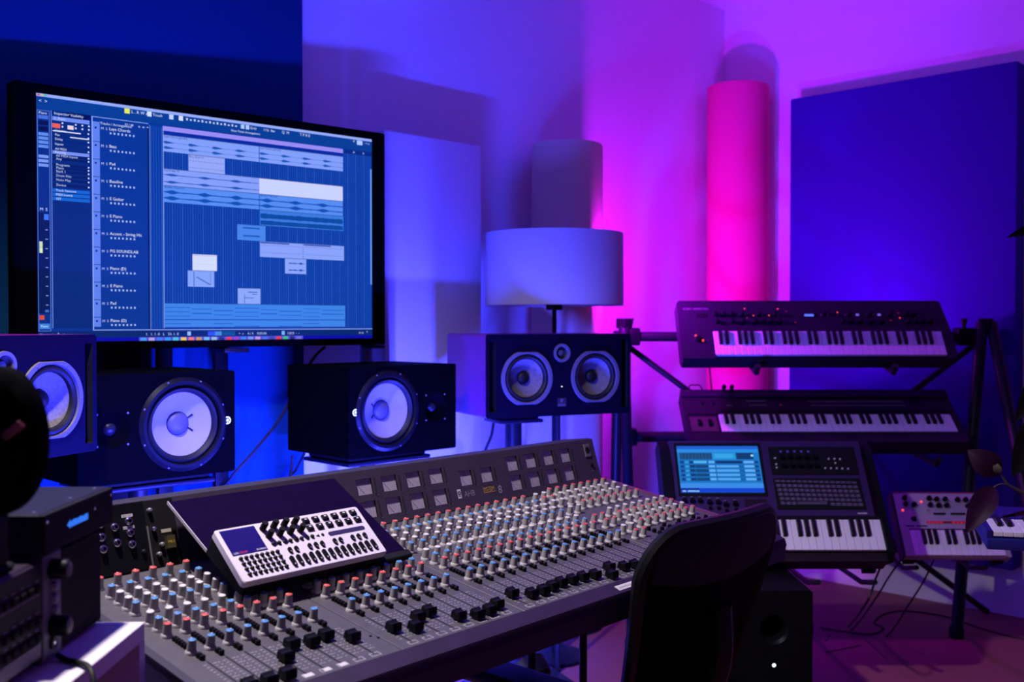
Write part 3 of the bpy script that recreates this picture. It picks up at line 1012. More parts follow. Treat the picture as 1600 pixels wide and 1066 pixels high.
for px, wd, mm in ((195, 0.045, BLACKM), (260, 0.021, BLACK), (348, 0.020, BLACK)):
    u = tv_u(px)
    MB().rbox(u - wd, u + wd, 0.066, 0.088, 0.02, TVZ + 0.30, 0.003).build('post', mm, stand)
u = tv_u(578)
MB().cyl((u, 0.082, 0.02), (u, 0.082, TVZ + 0.2), 0.019, n=18).build('post', GREYM, stand)
MB().rbox(0.12, 0.98, 0.0605, 0.067, TVZ + 0.22, TVZ + 0.30, 0.003).build('mounting_rail', STEEL, stand)
MB().rbox(0.10, 1.02, -0.01, 0.098, 0, 0.022, 0.006).build('base', STEEL, stand)
u = tv_u(352)
MB().rbox(u - 0.03, u + 0.045, 0.0, 0.08, TVZ - 0.016, TVZ - 0.003, 0.003).build('bracket', STEEL, stand)
u = tv_u(578)
MB().rbox(u - 0.02, u + 0.03, 0.02, 0.08, TVZ - 0.012, TVZ - 0.002, 0.003).build('bracket', STEEL, stand)

# ------------------------------------------------------------------ mixing console
PO = G(-0.33210, 1.19450, 0)
MC = T(PO.x, PO.y, 0) @ RZ(yaw(48.25))
TILT = R(9)
PZ = 0.70
CW = 1.33
con = thing('mixing_console', 'long grey analogue mixing console with rows of knobs and faders', 'mixing console', MC)
MP = T(0, 0, PZ) @ RX(TILT)                      # control surface
YB = 0.435
LEAN = math.atan2(0.102, 0.031)
MBR = T(0, YB * math.cos(TILT), PZ + YB * math.sin(TILT)) @ RX(LEAN)    # meter bridge face
bh = math.hypot(0.031, 0.102)

cy, sy = math.cos(TILT), math.sin(TILT)
prof = [(0.0, PZ - 0.001), (-0.026, PZ - 0.010), (-0.030, PZ - 0.022), (-0.030, PZ - 0.055), (0.02, PZ - 0.075), (0.50, PZ - 0.02), (0.52, PZ + 0.05), (0.46 * cy, PZ + 0.46 * sy - 0.001)]
SIDEM = RZ(0) @ Matrix(((0, 0, 1, 0), (1, 0, 0, 0), (0, 1, 0, 0), (0, 0, 0, 1)))     # (y, z, x) -> xyz
MB().prism(prof, -0.012, CW + 0.012, SIDEM).build('chassis', PANELD, con)
MB().prism([(0.001, PZ + 0.0005), (-0.0265, PZ - 0.0095), (-0.031, PZ - 0.0215), (-0.031, PZ - 0.026), (-0.002, PZ - 0.012)], -0.013, CW + 0.013, SIDEM).build('arm_rest', FASCIA, con)
for x0, x1 in ((0.0, 0.2745), (0.276, 0.5285), (0.530, 0.992), (0.9935, CW)):
    MB().rbox(x0 + 0.0005, x1 - 0.0005, 0.002, 0.437, -0.004, 0.0, 0.0008, 1).build('module_panel', PANEL, con, MP)
MB().box(-0.012, 0.0, 0, 0.46, -0.01, 0.0015).build('end_trim', PANELD, con, MP)
MB().box(CW, CW + 0.012, 0, 0.46, -0.01, 0.0015).build('end_trim', mat('end_trim_red', (0.12, 0.03, 0.07), 0.5), con, MP)
for x, y in ((0.12, 0.10), (0.12, 0.44), (1.057, 0.44), (1.245, 0.44), (1.30, 0.10)):
    MB().cyl((x, y, 0), (x, y, PZ - 0.03 if y > 0.3 else PZ - 0.06), 0.0095, n=12).build('leg', STEEL, con)
MB().box(0.12, 1.245, 0.432, 0.448, 0.06, 0.085).build('cross_rail', STEEL, con)

# channels
chan = [0.036 + 0.0278 * i for i in range(8)] + [0.300 + 0.0280 * i for i in range(8)] + [0.551 + 0.0280 * i for i in range(16)]
krow = [(0.397, 'r'), (0.361, 'b'), (0.336, 'g'), (0.312, 'g'), (0.291, 'b'), (0.252, 'g'), (0.229, 'b'), (0.206, 'r'), (0.145, 'b')]
n = 16
kb = MB()
pf = [(0.0080, 0.0), (0.0079, 0.0028), (0.0070, 0.0042), (0.0063, 0.0046), (0.0054, 0.0180)]
kb.lathe(pf[:3], n, None, 1)
kb.lathe(pf[2:], n, None, 0)
KNOB_ME = kb.mesh('knob', [KNOBG, KNOBS])
CAP_ME = {}
for k_, mm in (('b', CAPB), ('r', CAPR), ('g', CAPW)):
    m = MB().lathe([(0.0054, 0.0180), (0.0051, 0.0192), (0.0044, 0.0196)], n, None, 0, False, True)
    m.box(-0.0005, 0.0005, 0.001, 0.0048, 0.0196, 0.0201, mi=1)
    CAP_ME[k_] = m.mesh('knob_cap', [mm, PRINT])
klist = []
for i, x in enumerate(chan):
    for y, c_ in krow:
        klist.append((x + (0.008 if y > 0.39 else 0) * 0, y, c_))
for x in (1.012, 1.040):
    for y, c_ in ((0.397, 'g'), (0.372, 'r'), (0.346, 'g'), (0.300, 'g'), (0.236, 'r'), (0.205, 'r'), (0.162, 'g'), (0.131, 'r')):
        klist.append((x, y, c_))
for i in range(8):
    x = 1.086 + 0.0285 * i
    for y, c_ in ((0.412, 'r'), (0.380, 'g'), (0.348, 'g'), (0.315, 'r')):
        if x + 0 < 1.30:
            klist.append((x - 0.010 * (y > 0.3) , y, c_))
    for y, c_ in ((0.252, 'g'), (0.226, 'r'), (0.198, 'g'), (0.170, 'r')):
        klist.append((x, y, c_))
# those standing wholly under the slanted board and its synth are left out
def under_board(x, y):
    return 0.186 < x < 0.498 and y > 0.268
klist = [k_ for k_ in klist if not under_board(k_[0], k_[1])]
klist.sort(key=lambda k_: (MC @ MP @ Vector((k_[0], k_[1], 0)) - Vector((0, 0, ZC))).length)
for x, y, c_ in klist[:300]:
    M_ = MP @ T(x, y, 0) @ RZ(random.uniform(-1.6, 1.6))
    kn = inst('knob', KNOB_ME, con, M_)
    inst('knob_cap', CAP_ME[c_], kn, Matrix())
rest = MB()
for x, y, c_ in klist[300:]:
    rest.lathe(pf[:3], 12, T(x, y, 0), 1)
    rest.lathe(pf[2:], 12, T(x, y, 0), 0)
    rest.lathe([(0.0054, 0.0180), (0.0051, 0.0192), (0.0044, 0.0196)], 12, T(x, y, 0), {'b': 2, 'r': 3, 'g': 4}[c_], False, True)
if klist[300:]:
    rest.build('far_knobs', [KNOBG, KNOBS, CAPB, CAPR, CAPW], con, MP, kind='stuff')
# small black trim pots at the right end
pot_me = MB().lathe([(0.0045, 0), (0.0042, 0.007), (0.003, 0.008)], 12, None, None, False, True).mesh('trim_pot', BLACK)
for i in range(8):
    for y in (0.149, 0.135, 0.121):
        if not (y > 0.14 and i % 2):
            inst('trim_pot', pot_me, con, MP @ T(1.086 + 0.0287 * i, y, 0))
# push buttons
bm_ = MB()
for k_ in range(5):
    bm_.rbox(-0.0032, 0.0032, -0.0026 + k_ * 0.0068, 0.0026 + k_ * 0.0068, 0, 0.0065, 0.0007, 1)
BTN5 = bm_.mesh('button_row', BLACK)
bm_ = MB()
for k_ in range(2):
    bm_.rbox(-0.0035, 0.0035, -0.003 + k_ * 0.0078, 0.003 + k_ * 0.0078, 0, 0.0065, 0.0007, 1)
BTN2 = bm_.mesh('button_pair', BLACK)
SLOT = MB().box(-0.0009, 0.0009, 0.015, 0.114, -0.001, 0.0004).mesh('fader_slot', BLACKM)
fp = [(-0.0125, 0.0), (-0.0115, 0.0095), (-0.0085, 0.0125), (-0.004, 0.0105), (0.0, 0.0098), (0.004, 0.0105), (0.0085, 0.0125), (0.0115, 0.0095), (0.0125, 0.0)]
FADER = MB().prism([(y * 0.72, z + 0.003) for y, z in fp], -0.0085, 0.0085, Matrix(((0, 0, 1, 0), (1, 0, 0, 0), (0, 1, 0, 0), (0, 0, 0, 1)))).box(-0.0008, 0.0008, -0.0025, 0.0025, -0.001, 0.004).mesh('fader_cap', BLACK)
fy = [0.020, 0.018, 0.019, 0.061, 0.087, 0.080, 0.085, 0.062, 0.055, 0.039, 0.064, 0.070, 0.034, 0.022, 0.024, 0.034, 0.052, 0.034, 0.033, 0.037, 0.041, 0.039, 0.038, 0.033, 0.017, 0.044, 0.031, 0.027, 0.022, 0.036, 0.030, 0.04]
fade = [(x + 0.004, y) for x, y in zip(chan, fy)] + [(1.016, 0.035), (1.044, 0.035)]
pr = MB()
for i, (x, y) in enumerate(fade):
    inst('fader_slot', SLOT, con, MP @ T(x, 0, 0))
    inst('fader_cap', FADER, con, MP @ T(x, y, 0))
    if i < len(chan):
        if not under_board(x, 0.197):
            inst('button_row', BTN5, con, MP @ T(x - 0.002, 0.162, 0))
        inst('button_pair', BTN2, con, MP @ T(x - 0.002, 0.122, 0))
    # scale ticks
    for k_ in range(11):
        yy = 0.030 + 0.0075 * k_
        pr.rect(x - 0.0095, x - 0.0055, yy, yy + 0.0007, 0.0003)
        pr.rect(x + 0.0035, x + 0.0095 - 0.003 * (k_ % 2), yy, yy + 0.0007, 0.0003)
        pr.rect(x + 0.0112, x + 0.0124, yy - 0.001, yy + 0.0004, 0.0003, mi=0)
    # name boxes
    x0, x1 = x - 0.008, x + 0.008
    for a0, a1, b0, b1 in ((x0, x1, 0.008, 0.0087), (x0, x1, 0.0163, 0.017), (x0, x0 + 0.0007, 0.008, 0.017), (x1 - 0.0007, x1, 0.008, 0.017)):
        pr.rect(a0, a1, b0, b1, 0.0003)
    # knob legends
    for yk, _ in krow:
        if i < len(chan) and not under_board(x, yk):
            for s_ in (-1, 1):
                pr.rect(x - 0.004 + s_ * 0.0088 - 0.0012, x - 0.004 + s_ * 0.0088 + 0.0012, yk - 0.0085, yk - 0.0077, 0.0003, mi=1)
            pr.rect(x - 0.0075, x - 0.0005, yk - 0.0118, yk - 0.0109, 0.0003, mi=1)
pr.build('panel_print', [PRINT, PRINTD], con, MP, smooth=0)
tm = MB()
for i, (a0, a1) in enumerate(((0.2, 0.9), (0.1, 0.95), (0.3, 1.0), (0.15, 0.9))):
    x = fade[2 + i][0] - 0.008
    m = MB().box(x + 0.016 * a0, x + 0.016 * a1, 0.009, 0.016, 0.0, 0.0005)
    m.build('tape_strip', TAPE, con, MP)
m = MB().box(0.0, 0.056, 0.0, 0.013, 0, 0.0006, mi=0)
for k_ in range(9):
    m.rect(0.006 + 0.005 * k_, 0.0095 + 0.005 * k_, 0.0045, 0.0075, 0.0008, mi=1)
m.build('name_label', [TAPE, PRINTD], con, T(0.752, -0.021, PZ - 0.0073) @ RX(R(20.8)), label='white paper label stuck on the arm rest')
for x in (0.266, 0.272, 0.5275):
    MB().lathe([(0.002, 0), (0.002, 0.0012)], 8, T(x, 0.06 if x < 0.27 else 0.05, 0), None, False, True).build('screw', BLACK, con, MP)

# meter bridge
bx1 = CW - 0.03
m = MB()
M_ = Matrix(((0, 0, 1, 0), (1, 0, 0, 0), (0, 1, 0, 0), (0, 0, 0, 1)))
y0b, z0b = YB * cy, PZ + YB * sy
m.prism([(y0b + 0.0015, z0b - 0.005), (y0b + 0.0325, z0b + 0.102), (y0b + 0.037, z0b + 0.1035), (y0b + 0.11, z0b + 0.095), (y0b + 0.11, z0b - 0.08), (y0b + 0.02, z0b - 0.03)], 0.0, bx1, M_)
m.build('bridge_housing', PANELD, con)
mets = [(0.5745 - 0.0005 + 0.0620 * i, 0.060, 0.090) for i in range(4)] + [(0.5640 + 0.0625 * i, 0.016, 0.047) for i in range(4)] + [(0.832, 0.046, 0.077), (0.8935, 0.046, 0.077)]
mets = [(0.563 + 0.0622 * i, z0, z1) for z0, z1 in ((0.060, 0.090), (0.016, 0.047)) for i in range(4)] + [(0.832, 0.046, 0.077), (0.8945, 0.046, 0.077)] + [(0.981 + 0.0617 * i, z0, z1) for z0, z1 in ((0.061, 0.092), (0.018, 0.050)) for i in range(4)]
outl = [(0.19, 0.0), (bx1, 0.0), (bx1, bh), (0.19, bh)]
MB().plate(outl, [[(x, a), (x + 0.0385, a), (x + 0.0385, b_), (x, b_)] for x, a, b_ in mets]).build('bridge_face', mat('bridge_face', (0.04, 0.03, 0.052), 0.5, var=0.1), con, MBR @ T(0, 0, 0.0042))
for x, a, b_ in mets:
    mm = MB()
    w_, h_ = 0.0385, b_ - a
    q_ = [(0, 0), (w_, 0), (w_, h_), (0, h_)]
    mm.add([(p[0], p[1], 0.0) for p in q_] + [(p[0], p[1], -0.0038) for p in q_], [((i + 1) % 4, 4 + (i + 1) % 4, 4 + i, i) for i in range(4)], mi=1)
    mm.rect(0, w_, 0, h_, -0.0038, mi=0)
    mo = mm.build('vu_meter', [METERF, BLACKM], con, MBR @ T(x, a, 0.0042), smooth=0)
    nd = MB()
    pts = [(w_ / 2 + 0.014 * math.cos(R(55 + 7 * k_)), 0.004 + 0.019 * math.sin(R(55 + 7 * k_)), -0.0034) for k_ in range(11)]
    nd.tube(pts, 0.0003, 4, smooth=0)
    nd.tube([(w_ / 2, 0.003, -0.0033), (w_ / 2 - 0.012, 0.018, -0.0033)], 0.0003, 4, smooth=0)
    nd.build('needle', PRINTD, mo)
    MB().box(x + 0.0425, x + 0.0455, a - 0.002, b_ - 0.001, 0, 0.0012).build('scale_strip', PANELD, con, MBR @ T(0, 0, 0.0042))
    MB().lathe([(0.0016, 0), (0.0012, 0.0008)], 8, T(x + 0.047, a - 0.004, 0), None, False, True).build('screw', GREYM, con, MBR @ T(0, 0, 0.0042))
ZP = 0.0048
m = MB()
m.rect(0.818, 0.8285, 0.0215, 0.0405, ZP - 0.0003, mi=0)
m.lathe([(0.0042, ZP), (0.0018, ZP)], 16, T(0.8232, 0.0325, 0), 1)
m.rect(0.8200, 0.8265, 0.0255, 0.0270, ZP, mi=1)
m.text('AHB', 0.0175, T(0.8365, 0.0225, ZP), 2, 'LEFT', 0.92)
m.build('maker_badge', [PRINT, PANELD, PRINTD], con, MBR, smooth=0)
m = MB()
m.text('SYSTEM', 0.0125, T(0.8940, 0.0265, ZP), 3, 'LEFT', 0.80)
m.rect(0.8950, 0.9300, 0.0235, 0.0248, ZP, mi=3)
m.text('8', 0.024, T(0.9390, 0.0175, ZP + 0.0002) @ Matrix.Shear('XY', 4, (0.0, 0.0)), 4, 'LEFT', 1.0)
m.build('model_lettering', [PRINT, PANELD, PRINTD, YELLOW, mat('grey_print', (0.30, 0.28, 0.33), 0.5)], con, MBR, smooth=0)
m = MB().rbox(1.259, 1.281, 0.064, 0.095, 0.004, 0.0065, 0.001, 1, mi=0)
m.lathe([(0.0085, 0.0066), (0.0085, 0.0068)], 16, T(1.270, 0.080, 0), 1, False, True)
m.build('headphone_socket', [RINGG, BLACKM], con, MBR)
m = MB().lathe([(0.004, 0.004), (0.004, 0.008), (0.002, 0.0085)], 12, T(1.274, 0.044, 0), None, False, True)
m.build('toggle', BLACK, con, MBR)
MB().rect(1.268, 1.282, 0.030, 0.031, ZP).build('legend', PRINTD, con, MBR, smooth=0)
# jack section at the left end of the bridge
MB().rbox(0.0, 0.139, 0.0, bh, 0.0, 0.005, 0.001, 1).build('jack_panel', BLACK, con, MBR)
MB().box(0.1385, 0.1405, 0.0, bh * 0.62, 0, 0.0065).build('panel_edge', GREYM, con, MBR)
MB().rbox(0.141, 0.190, 0.0, bh, 0.0, 0.003, 0.001, 1).build('jack_panel', BLACKM, con, MBR)
jk = MB()
jk.lathe([(0.0062, 0), (0.0062, 0.0016), (0.0050, 0.0022), (0.0042, 0.0062), (0.0028, 0.0062), (0.0027, 0.001)], 16, None, 0)
jk.lathe([(0.0028, 0.0012), (0.0002, 0.0012)], 12, None, 1)
JACK = jk.mesh('jack_socket', [CHROME, BLACKM])
for x, y in ((0.066, 0.080), (0.065, 0.060), (0.065, 0.042), (0.0875, 0.072), (0.088, 0.048), (0.111, 0.078), (0.111, 0.060), (0.111, 0.042), (0.043, 0.080), (0.043, 0.060), (0.043, 0.042), (0.021, 0.072), (0.021, 0.048)):
    inst('jack_socket', JACK, con, MBR @ T(x, y, 0.005))
for x, y, s_ in ((0.101, 0.0845, 'MIX OUT'), (0.101, 0.0662, 'AUX REC 1')):
    m = MB().box(0, 0.018, 0, 0.0045, 0, 0.0004, mi=0)
    m.text(s_, 0.0036, T(0.009, 0.001, 0.0007), 1, 'CENTER')
    m.build('tape_strip', [TAPE, BLACKM], con, MBR @ T(x, y, 0.005))
m = MB().box(0.163, 0.180, 0.052, 0.0575, 0.003, 0.0036)
m.build('tape_strip', mat('aged_tape', (0.36, 0.33, 0.25), 0.7), con, MBR)
for x, y, mm in ((0.148, 0.090, GREYM), (0.150, 0.060, CHROME), (0.160, 0.034, GREYM), (0.153, 0.020, GREYM), (0.128, 0.028, STEEL)):
    MB().lathe([(0.004, 0.003), (0.0035, 0.008), (0.002, 0.009)], 10, T(x, y, 0), None, False, True).build('toggle', mm, con, MBR)
m = MB().box(0.166, 0.180, 0.026, 0.046, 0.003, 0.012, mi=0)
m.text('MK3', 0.006, T(0.173, 0.034, 0.0122), 1, 'CENTER')
m.build('transformer', [mat('brown_can', (0.05, 0.04, 0.015), 0.5), YELLOW], con, MBR)

# ------------------------------------------------------------------ slanted board with the drum synth
sl = R(28.2)
MSH = MC @ T(0.174, 0.2414, 0.7605) @ RX(sl)
t = thing('slanted_board', 'dark slanted board leaning on the meter bridge of the console', 'board', MSH)
MB().rbox(0.0, 0.331, 0.0, 0.226, -0.004, 0.0, 0.0012, 1).build('board_top', mat('board_top', (0.005, 0.0015, 0.02), 0.8, spec=0.02, var=0.15), t)
MB().box(-0.0012, 0.0, 0.0, 0.226, -0.0045, 0.0006).build('edge_strip', mat('edge_strip', (0.45, 0.42, 0.45), 0.4), t)
MB().rbox(0.0, 0.331, -0.012, 0.004, -0.006, 0.006, 0.002, 1).build('front_lip', BLACKM, t)
MB().box(0.02, 0.034, 0.002, 0.03, -0.028, -0.004).box(0.297, 0.311, 0.002, 0.03, -0.028, -0.004).build('rubber_foot', BLACKM, t)

k = 1.028
MSY = MC @ T(0.164, 0.2149, 0.7777) @ RX(R(39.5))
syn = thing('drum_synth', 'white desktop drum synthesizer with blue screen and black buttons on the slanted board', 'synthesizer', MSY)
sw, sd = 0.264 * k, 0.0995 * k
# wedge body: top face at z 0, underside follows the board (11.3 degrees lower)
tb = math.tan(R(11.3))
hb = 0.0285
ov = rrect(0, sw, 0, sd, 0.004, 3)
vs = [(x, y, -0.0115) for x, y in ov] + [(x + (0.004 if x < sw / 2 else -0.004), y, -hb - y * tb + 0.0005) for x, y in ov]
n = len(ov)
MB().add(vs, [((i + 1) % n, i, n + i, n + (i + 1) % n) for i in range(n)] + [tuple(n + i for i in range(n))[::-1]]).build('base', BLACKM, syn)
m = MB()
tp = rrect(0.0015, sw - 0.0015, 0.0015, sd - 0.0015, 0.004, 3)
slot_ = rrect(0.1835 * k - 0.004, 0.2475 * k + 0.004, 0.0505 * k, 0.0585 * k, 0.004, 4)
m.plate(tp, [])
ring = [[(x, y, 0) for x, y in tp], [(x, y, -0.0015) for x, y in rrect(0, sw, 0, sd, 0.0045, 3)], [(x, y, -0.012) for x, y in rrect(0, sw, 0, sd, 0.0045, 3)]]
for a_, b_ in ((0, 1), (1, 2)):
    m.add(ring[a_] + ring[b_], [(i, n + i, n + (i + 1) % n, (i + 1) % n) for i in range(n)])
m.build('case', SYNW, syn)
m = MB().rbox(0.0060 * k, 0.0651 * k, 0.0479 * k, 0.0952 * k, 0.0, 0.0008, 0.0003, 1)
scr = m.build('screen', SYNSCR, syn)
m = MB()
m.text('LXR', 0.0052, T(0.0085 * k, 0.0495 * k, 0.001), 0, 'LEFT', 0.9)
m.text('DRUM', 0.0056, T(0.0185 * k, 0.0495 * k, 0.001), 1, 'LEFT', 0.85)
m.text('NOXORMOX', 0.0046, T(0.0635 * k, 0.0497 * k, 0.001), 0, 'RIGHT', 0.62)
m.build('screen_lettering', [PRINT, REDP], scr, smooth=0)
KN = MB().lathe([(0.0052, 0), (0.0050, 0.0135), (0.0042, 0.015)], 16, None, None, False, True).box(-0.0004, 0.0004, 0.001, 0.0045, 0.015, 0.0153).mesh('encoder', BLACKM)
for i in range(4):
    inst('encoder', KN, syn, T((0.0757 + 0.0189 * i) * k, 0.0862 * k, 0))
    inst('encoder', KN, syn, T((0.0781 + 0.0190 * i) * k, 0.0705 * k, 0))
pd = MB().rbox(-0.0062, 0.0062, -0.0052, 0.0052, 0, 0.0035, 0.001, 1, mi=0)
pd.rect(-0.0022, 0.0022, 0.0004, 0.0028, 0.00365, mi=1)
PAD = pd.mesh('pad', [BLACK, TAPE])
for i in range(6):
    inst('pad', PAD, syn, T((0.1543 + 0.0186 * i) * k, 0.0868 * k, 0))
    inst('pad', PAD, syn, T((0.1541 + 0.0187 * i) * k, 0.0718 * k, 0))
MB().prism(slot_, 0.0, 0.0006).build('ribbon', mat('ribbon', (0.03, 0.022, 0.07), 0.3), syn)
rb = MB().lathe([(0.0033, 0), (0.0031, 0.0028), (0.002, 0.0035)], 12, None, 0, False, True)
rb.rect(-0.0012, 0.0012, 0.0006, 0.0015, 0.0037, mi=1)
RB = rb.mesh('round_button', [BLACK, PRINTD])
for i in range(8):
    inst('round_button', RB, syn, T((0.0784 + 0.01007 * i) * k, 0.0558 * k, 0))
for gy in range(4):
    for gx in range(8):
        inst('round_button', RB, syn, T((0.0147 + 0.0089 * gx) * k, (0.0405 - 0.0095 * gy) * k, 0))
m = MB().prism([(0.003, -0.0025), (0.003, 0.0025), (-0.003, 0)], 0, 0.001, T(0.1591 * k, 0.0554 * k, 0))
m.build('arrow_mark', BLACKM, syn)
m = MB().prism(circ(0, 0, 0.0028, 6), 0, 0.001, T(0.1689 * k, 0.0556 * k, 0))
m.build('arrow_mark', BLACKM, syn)


def pill(w_, h_):
    p = MB().prism(rrect(-w_, w_, -h_, h_, w_ * 0.95, 3), 0, 0.003, None, 0)
    p.rect(-w_ * 0.35, w_ * 0.35, -h_ * 0.75, -h_ * 0.45, 0.0032, mi=1)
    return p.mesh('pill_button', [BLACK, PRINTD])


P1, P2 = pill(0.0031, 0.0052), pill(0.0034, 0.0098)
for x in (0.0982, 0.1098, 0.1343, 0.1459, 0.1577, 0.1819, 0.1932, 0.2171, 0.2291, 0.2413):
    inst('pill_button', P1, syn, T(x * k, 0.0385 * k, 0))
for i in range(14):
    inst('pill_button', P2, syn, T((0.0924 + 0.01191 * i) * k, 0.0182 * k, 0))

# ------------------------------------------------------------------ keyboards on the stand
def slab(r, d, z, tilt, th_=0.0):
    c = G(r, d, z)
    return T(c.x, c.y, c.z) @ RZ(yaw(th_)) @ RX(R(tilt))


BLK_AFTER = {0, 1, 3, 4, 5}          # white keys counted from C that have a black key on their right


def make_keys(t, x0, x1, y0, y1, nw, start, z, wl, bl, M=Matrix()):
    p = (x1 - x0) / nw
    L = y1 - y0
    wm = MB().rbox(-p / 2 + 0.0005, p / 2 - 0.0005, 0, L, -0.012, 0, 0.0012, 1).mesh('white_key', KEYW)
    bw = p * 0.27
    bmk = MB()
    bmk.add([(-bw, L - bl, 0.0), (bw, L - bl, 0.0), (bw, L, 0.0), (-bw, L, 0.0), (-bw * 0.8, L - bl + 0.006, 0.010), (bw * 0.8, L - bl + 0.006, 0.010), (bw * 0.8, L, 0.010), (-bw * 0.8, L, 0.010)],
            [(0, 3, 2, 1), (4, 5, 6, 7), (0, 1, 5, 4), (1, 2, 6, 5), (2, 3, 7, 6), (3, 0, 4, 7)])
    bme = bmk.mesh('black_key', KEYB)
    for i in range(nw):
        inst('white_key', wm, t, M @ T(x0 + p * (i + 0.5), y0, z))
        if (i + start) % 7 in BLK_AFTER and i < nw - 1:
            inst('black_key', bme, t, M @ T(x0 + p * (i + 1), y0, z))


def knob_mesh(name, r, h, m, n=12):
    return MB().lathe([(r, 0), (r * 0.92, h * 0.85), (r * 0.75, h)], n, None, None, False, True).mesh(name, m)


# upper keyboard
M1 = slab(0.6154, 3.70, 1.0228, 56.46)
k1 = thing('synth_keyboard', 'dark synthesizer keyboard with red lights on the top tier of the stand', 'keyboard', M1, 'synthesizer keyboards')
w1, h1 = 0.996, 0.2534
bp = [(0.0, 0.012), (0.004, 0.0), (0.985, 0.0), (1.0, 0.02), (0.999, 0.12), (0.985, h1 - 0.006), (0.975, h1), (0.010, h1), (0.0, h1 - 0.01)]
m = MB()
m.prism(bp, -0.06, -0.012)
m.prism([(0.0, 0.012), (0.004, 0.0), (0.122, 0.0), (0.122, h1), (0.010, h1), (0.0, h1 - 0.01)], -0.012, 0.0)
m.prism([(0.9625, 0.0), (0.985, 0.0), (1.0, 0.02), (0.999, 0.12), (0.985, h1 - 0.006), (0.975, h1), (0.9625, h1)], -0.012, 0.0)
m.box(0.122, 0.9625, 0.118, h1, -0.012, 0.0)
m.build('body', KBODY, k1)
MB().box(0.122, 0.9625, 0.113, 0.135, -0.012, -0.003).build('key_slip', BLACKM, k1)
MB().rbox(0.004, 0.985, -0.006, 0.004, -0.060, -0.012, 0.003, 1).build('front_edge', KBODY2, k1)
make_keys(k1, 0.1235, 0.9615, 0.014, 0.116, 36, 0, 0.002, 0, 0.058)
KA = knob_mesh('knob', 0.0085, 0.016, BLACK)
for x in (0.1399, 0.1702, 0.2005, 0.238, 0.3004, 0.361, 0.5426, 0.6353, 0.7125, 0.7897, 0.8496, 0.8766):
    inst('knob', KA, k1, T(x, 0.189, 0))
for x in (0.1418, 0.1986, 0.2376, 0.2838, 0.3122, 0.3406, 0.3725, 0.605, 0.6376, 0.6723, 0.7145, 0.753, 0.8491, 0.8779, 0.9068, 0.9318):
    inst('knob', KA, k1, T(x, 0.157, 0))
LED = MB().lathe([(0.0026, 0), (0.0018, 0.0015)], 8, None, None, False, True).mesh('red_light', REDL)
LEDD = MB().lathe([(0.0022, 0), (0.0016, 0.0015)], 8, None, None, False, True).mesh('red_light', REDLD)
for x, y in ((0.2521, 0.2171), (0.3755, 0.2162), (0.2814, 0.186), (0.3386, 0.1869), (0.5952, 0.200), (0.8223, 0.1753)):
    inst('red_light', LED, k1, T(x, y, 0))
for x, y in ((0.4328, 0.1569), (0.7875, 0.1651), (0.8211, 0.1976), (0.2560, 0.1750), (0.4050, 0.205)):
    inst('red_light', LEDD, k1, T(x, y, 0))
MB().lathe([(0.014, 0), (0.013, 0.006), (0.010, 0.008)], 18, T(0.066, 0.083, 0), None, False, True).build('joystick', BLACK, k1)
BIGL = MB().lathe([(0.0042, 0), (0.003, 0.003)], 10, None, None, False, True).mesh('red_light', REDL)
inst('red_light', BIGL, k1, T(0.0577, 0.0944, 0.004))
inst('red_light', BIGL, k1, T(0.0820, 0.0740, 0.004))
MB().rbox(0.462, 0.516, 0.178, 0.195, 0, 0.0015, 0.0006, 1).build('display_window', BLACK, k1)
MB().box(0.470, 0.504, 0.182, 0.191, 0.0015, 0.002).build('display', BLUEL, k1)
for x in (0.667, 0.7477):
    MB().rbox(x - 0.006, x + 0.006, 0.185, 0.193, 0, 0.002, 0.0006, 1).build('lit_button', LILL, k1)
WB = MB().box(-0.0025, 0.0025, -0.002, 0.002, 0, 0.002).mesh('small_button', PRINTD)
for x in (0.226, 0.250, 0.312, 0.372, 0.533, 0.555, 0.622, 0.648, 0.700, 0.726, 0.777, 0.803):
    inst('small_button', WB, k1, T(x, 0.188, 0))
MB().text('KORG  KINGKORG', 0.011, T(0.022, 0.212, 0.0006), 0).build('lettering', PRINTD, k1, smooth=0)
MB().rbox(0.068, 0.108, 0.178, 0.196, 0, 0.002, 0.001, 1).build('badge', BLACKM, k1)

# lower keyboard
M2 = slab(0.6441, 3.70, 0.7215, 37.06)
k2 = thing('synth_keyboard', 'black synthesizer keyboard with two wheels on the middle tier of the stand', 'keyboard', M2, 'synthesizer keyboards')
h2 = 0.279
m = MB()
m.prism([(0.0, 0.0), (1.015, 0.0), (1.015, 0.012), (1.0145, h2), (0.0, h2)], -0.062, -0.012, None, 0)
m.box(0.0, 0.012, 0.0, h2, -0.012, 0.0, mi=0)
m.box(0.991, 1.015, 0.0, h2, -0.012, 0.0, mi=0)
m.box(0.012, 0.991, 0.148, h2, -0.012, 0.0, mi=0)
m.box(0.012, 0.991, 0.0, 0.050, -0.012, 0.0, mi=0)
m.box(0.012, 0.122, 0.050, 0.148, -0.012, -0.004, mi=0)
m.box(0.0, 1.0145, 0.241, h2, 0.0, 0.007, mi=1)
m.build('body', [KBODY2, KBODY], k2)
MB().box(0.016, 0.116, 0.056, 0.134, -0.004, -0.002).build('wheel_plate', mat('wheel_plate', (0.06, 0.025, 0.035), 0.5), k2)
for x in (0.0489, 0.088):
    MB().lathe([(0.018, -0.006), (0.02, -0.005), (0.02, 0.005), (0.018, 0.006)], 24, T(x, 0.100, -0.008) @ RY(PI / 2), None, True, True).build('wheel', BLACK, k2)
make_keys(k2, 0.1265, 0.9900, 0.0535, 0.146, 36, 0, 0.001, 0, 0.055)
MB().box(0.122, 0.991, 0.146, 0.166, -0.003, 0.0012).build('key_slip', BLACKM, k2)
m = MB()
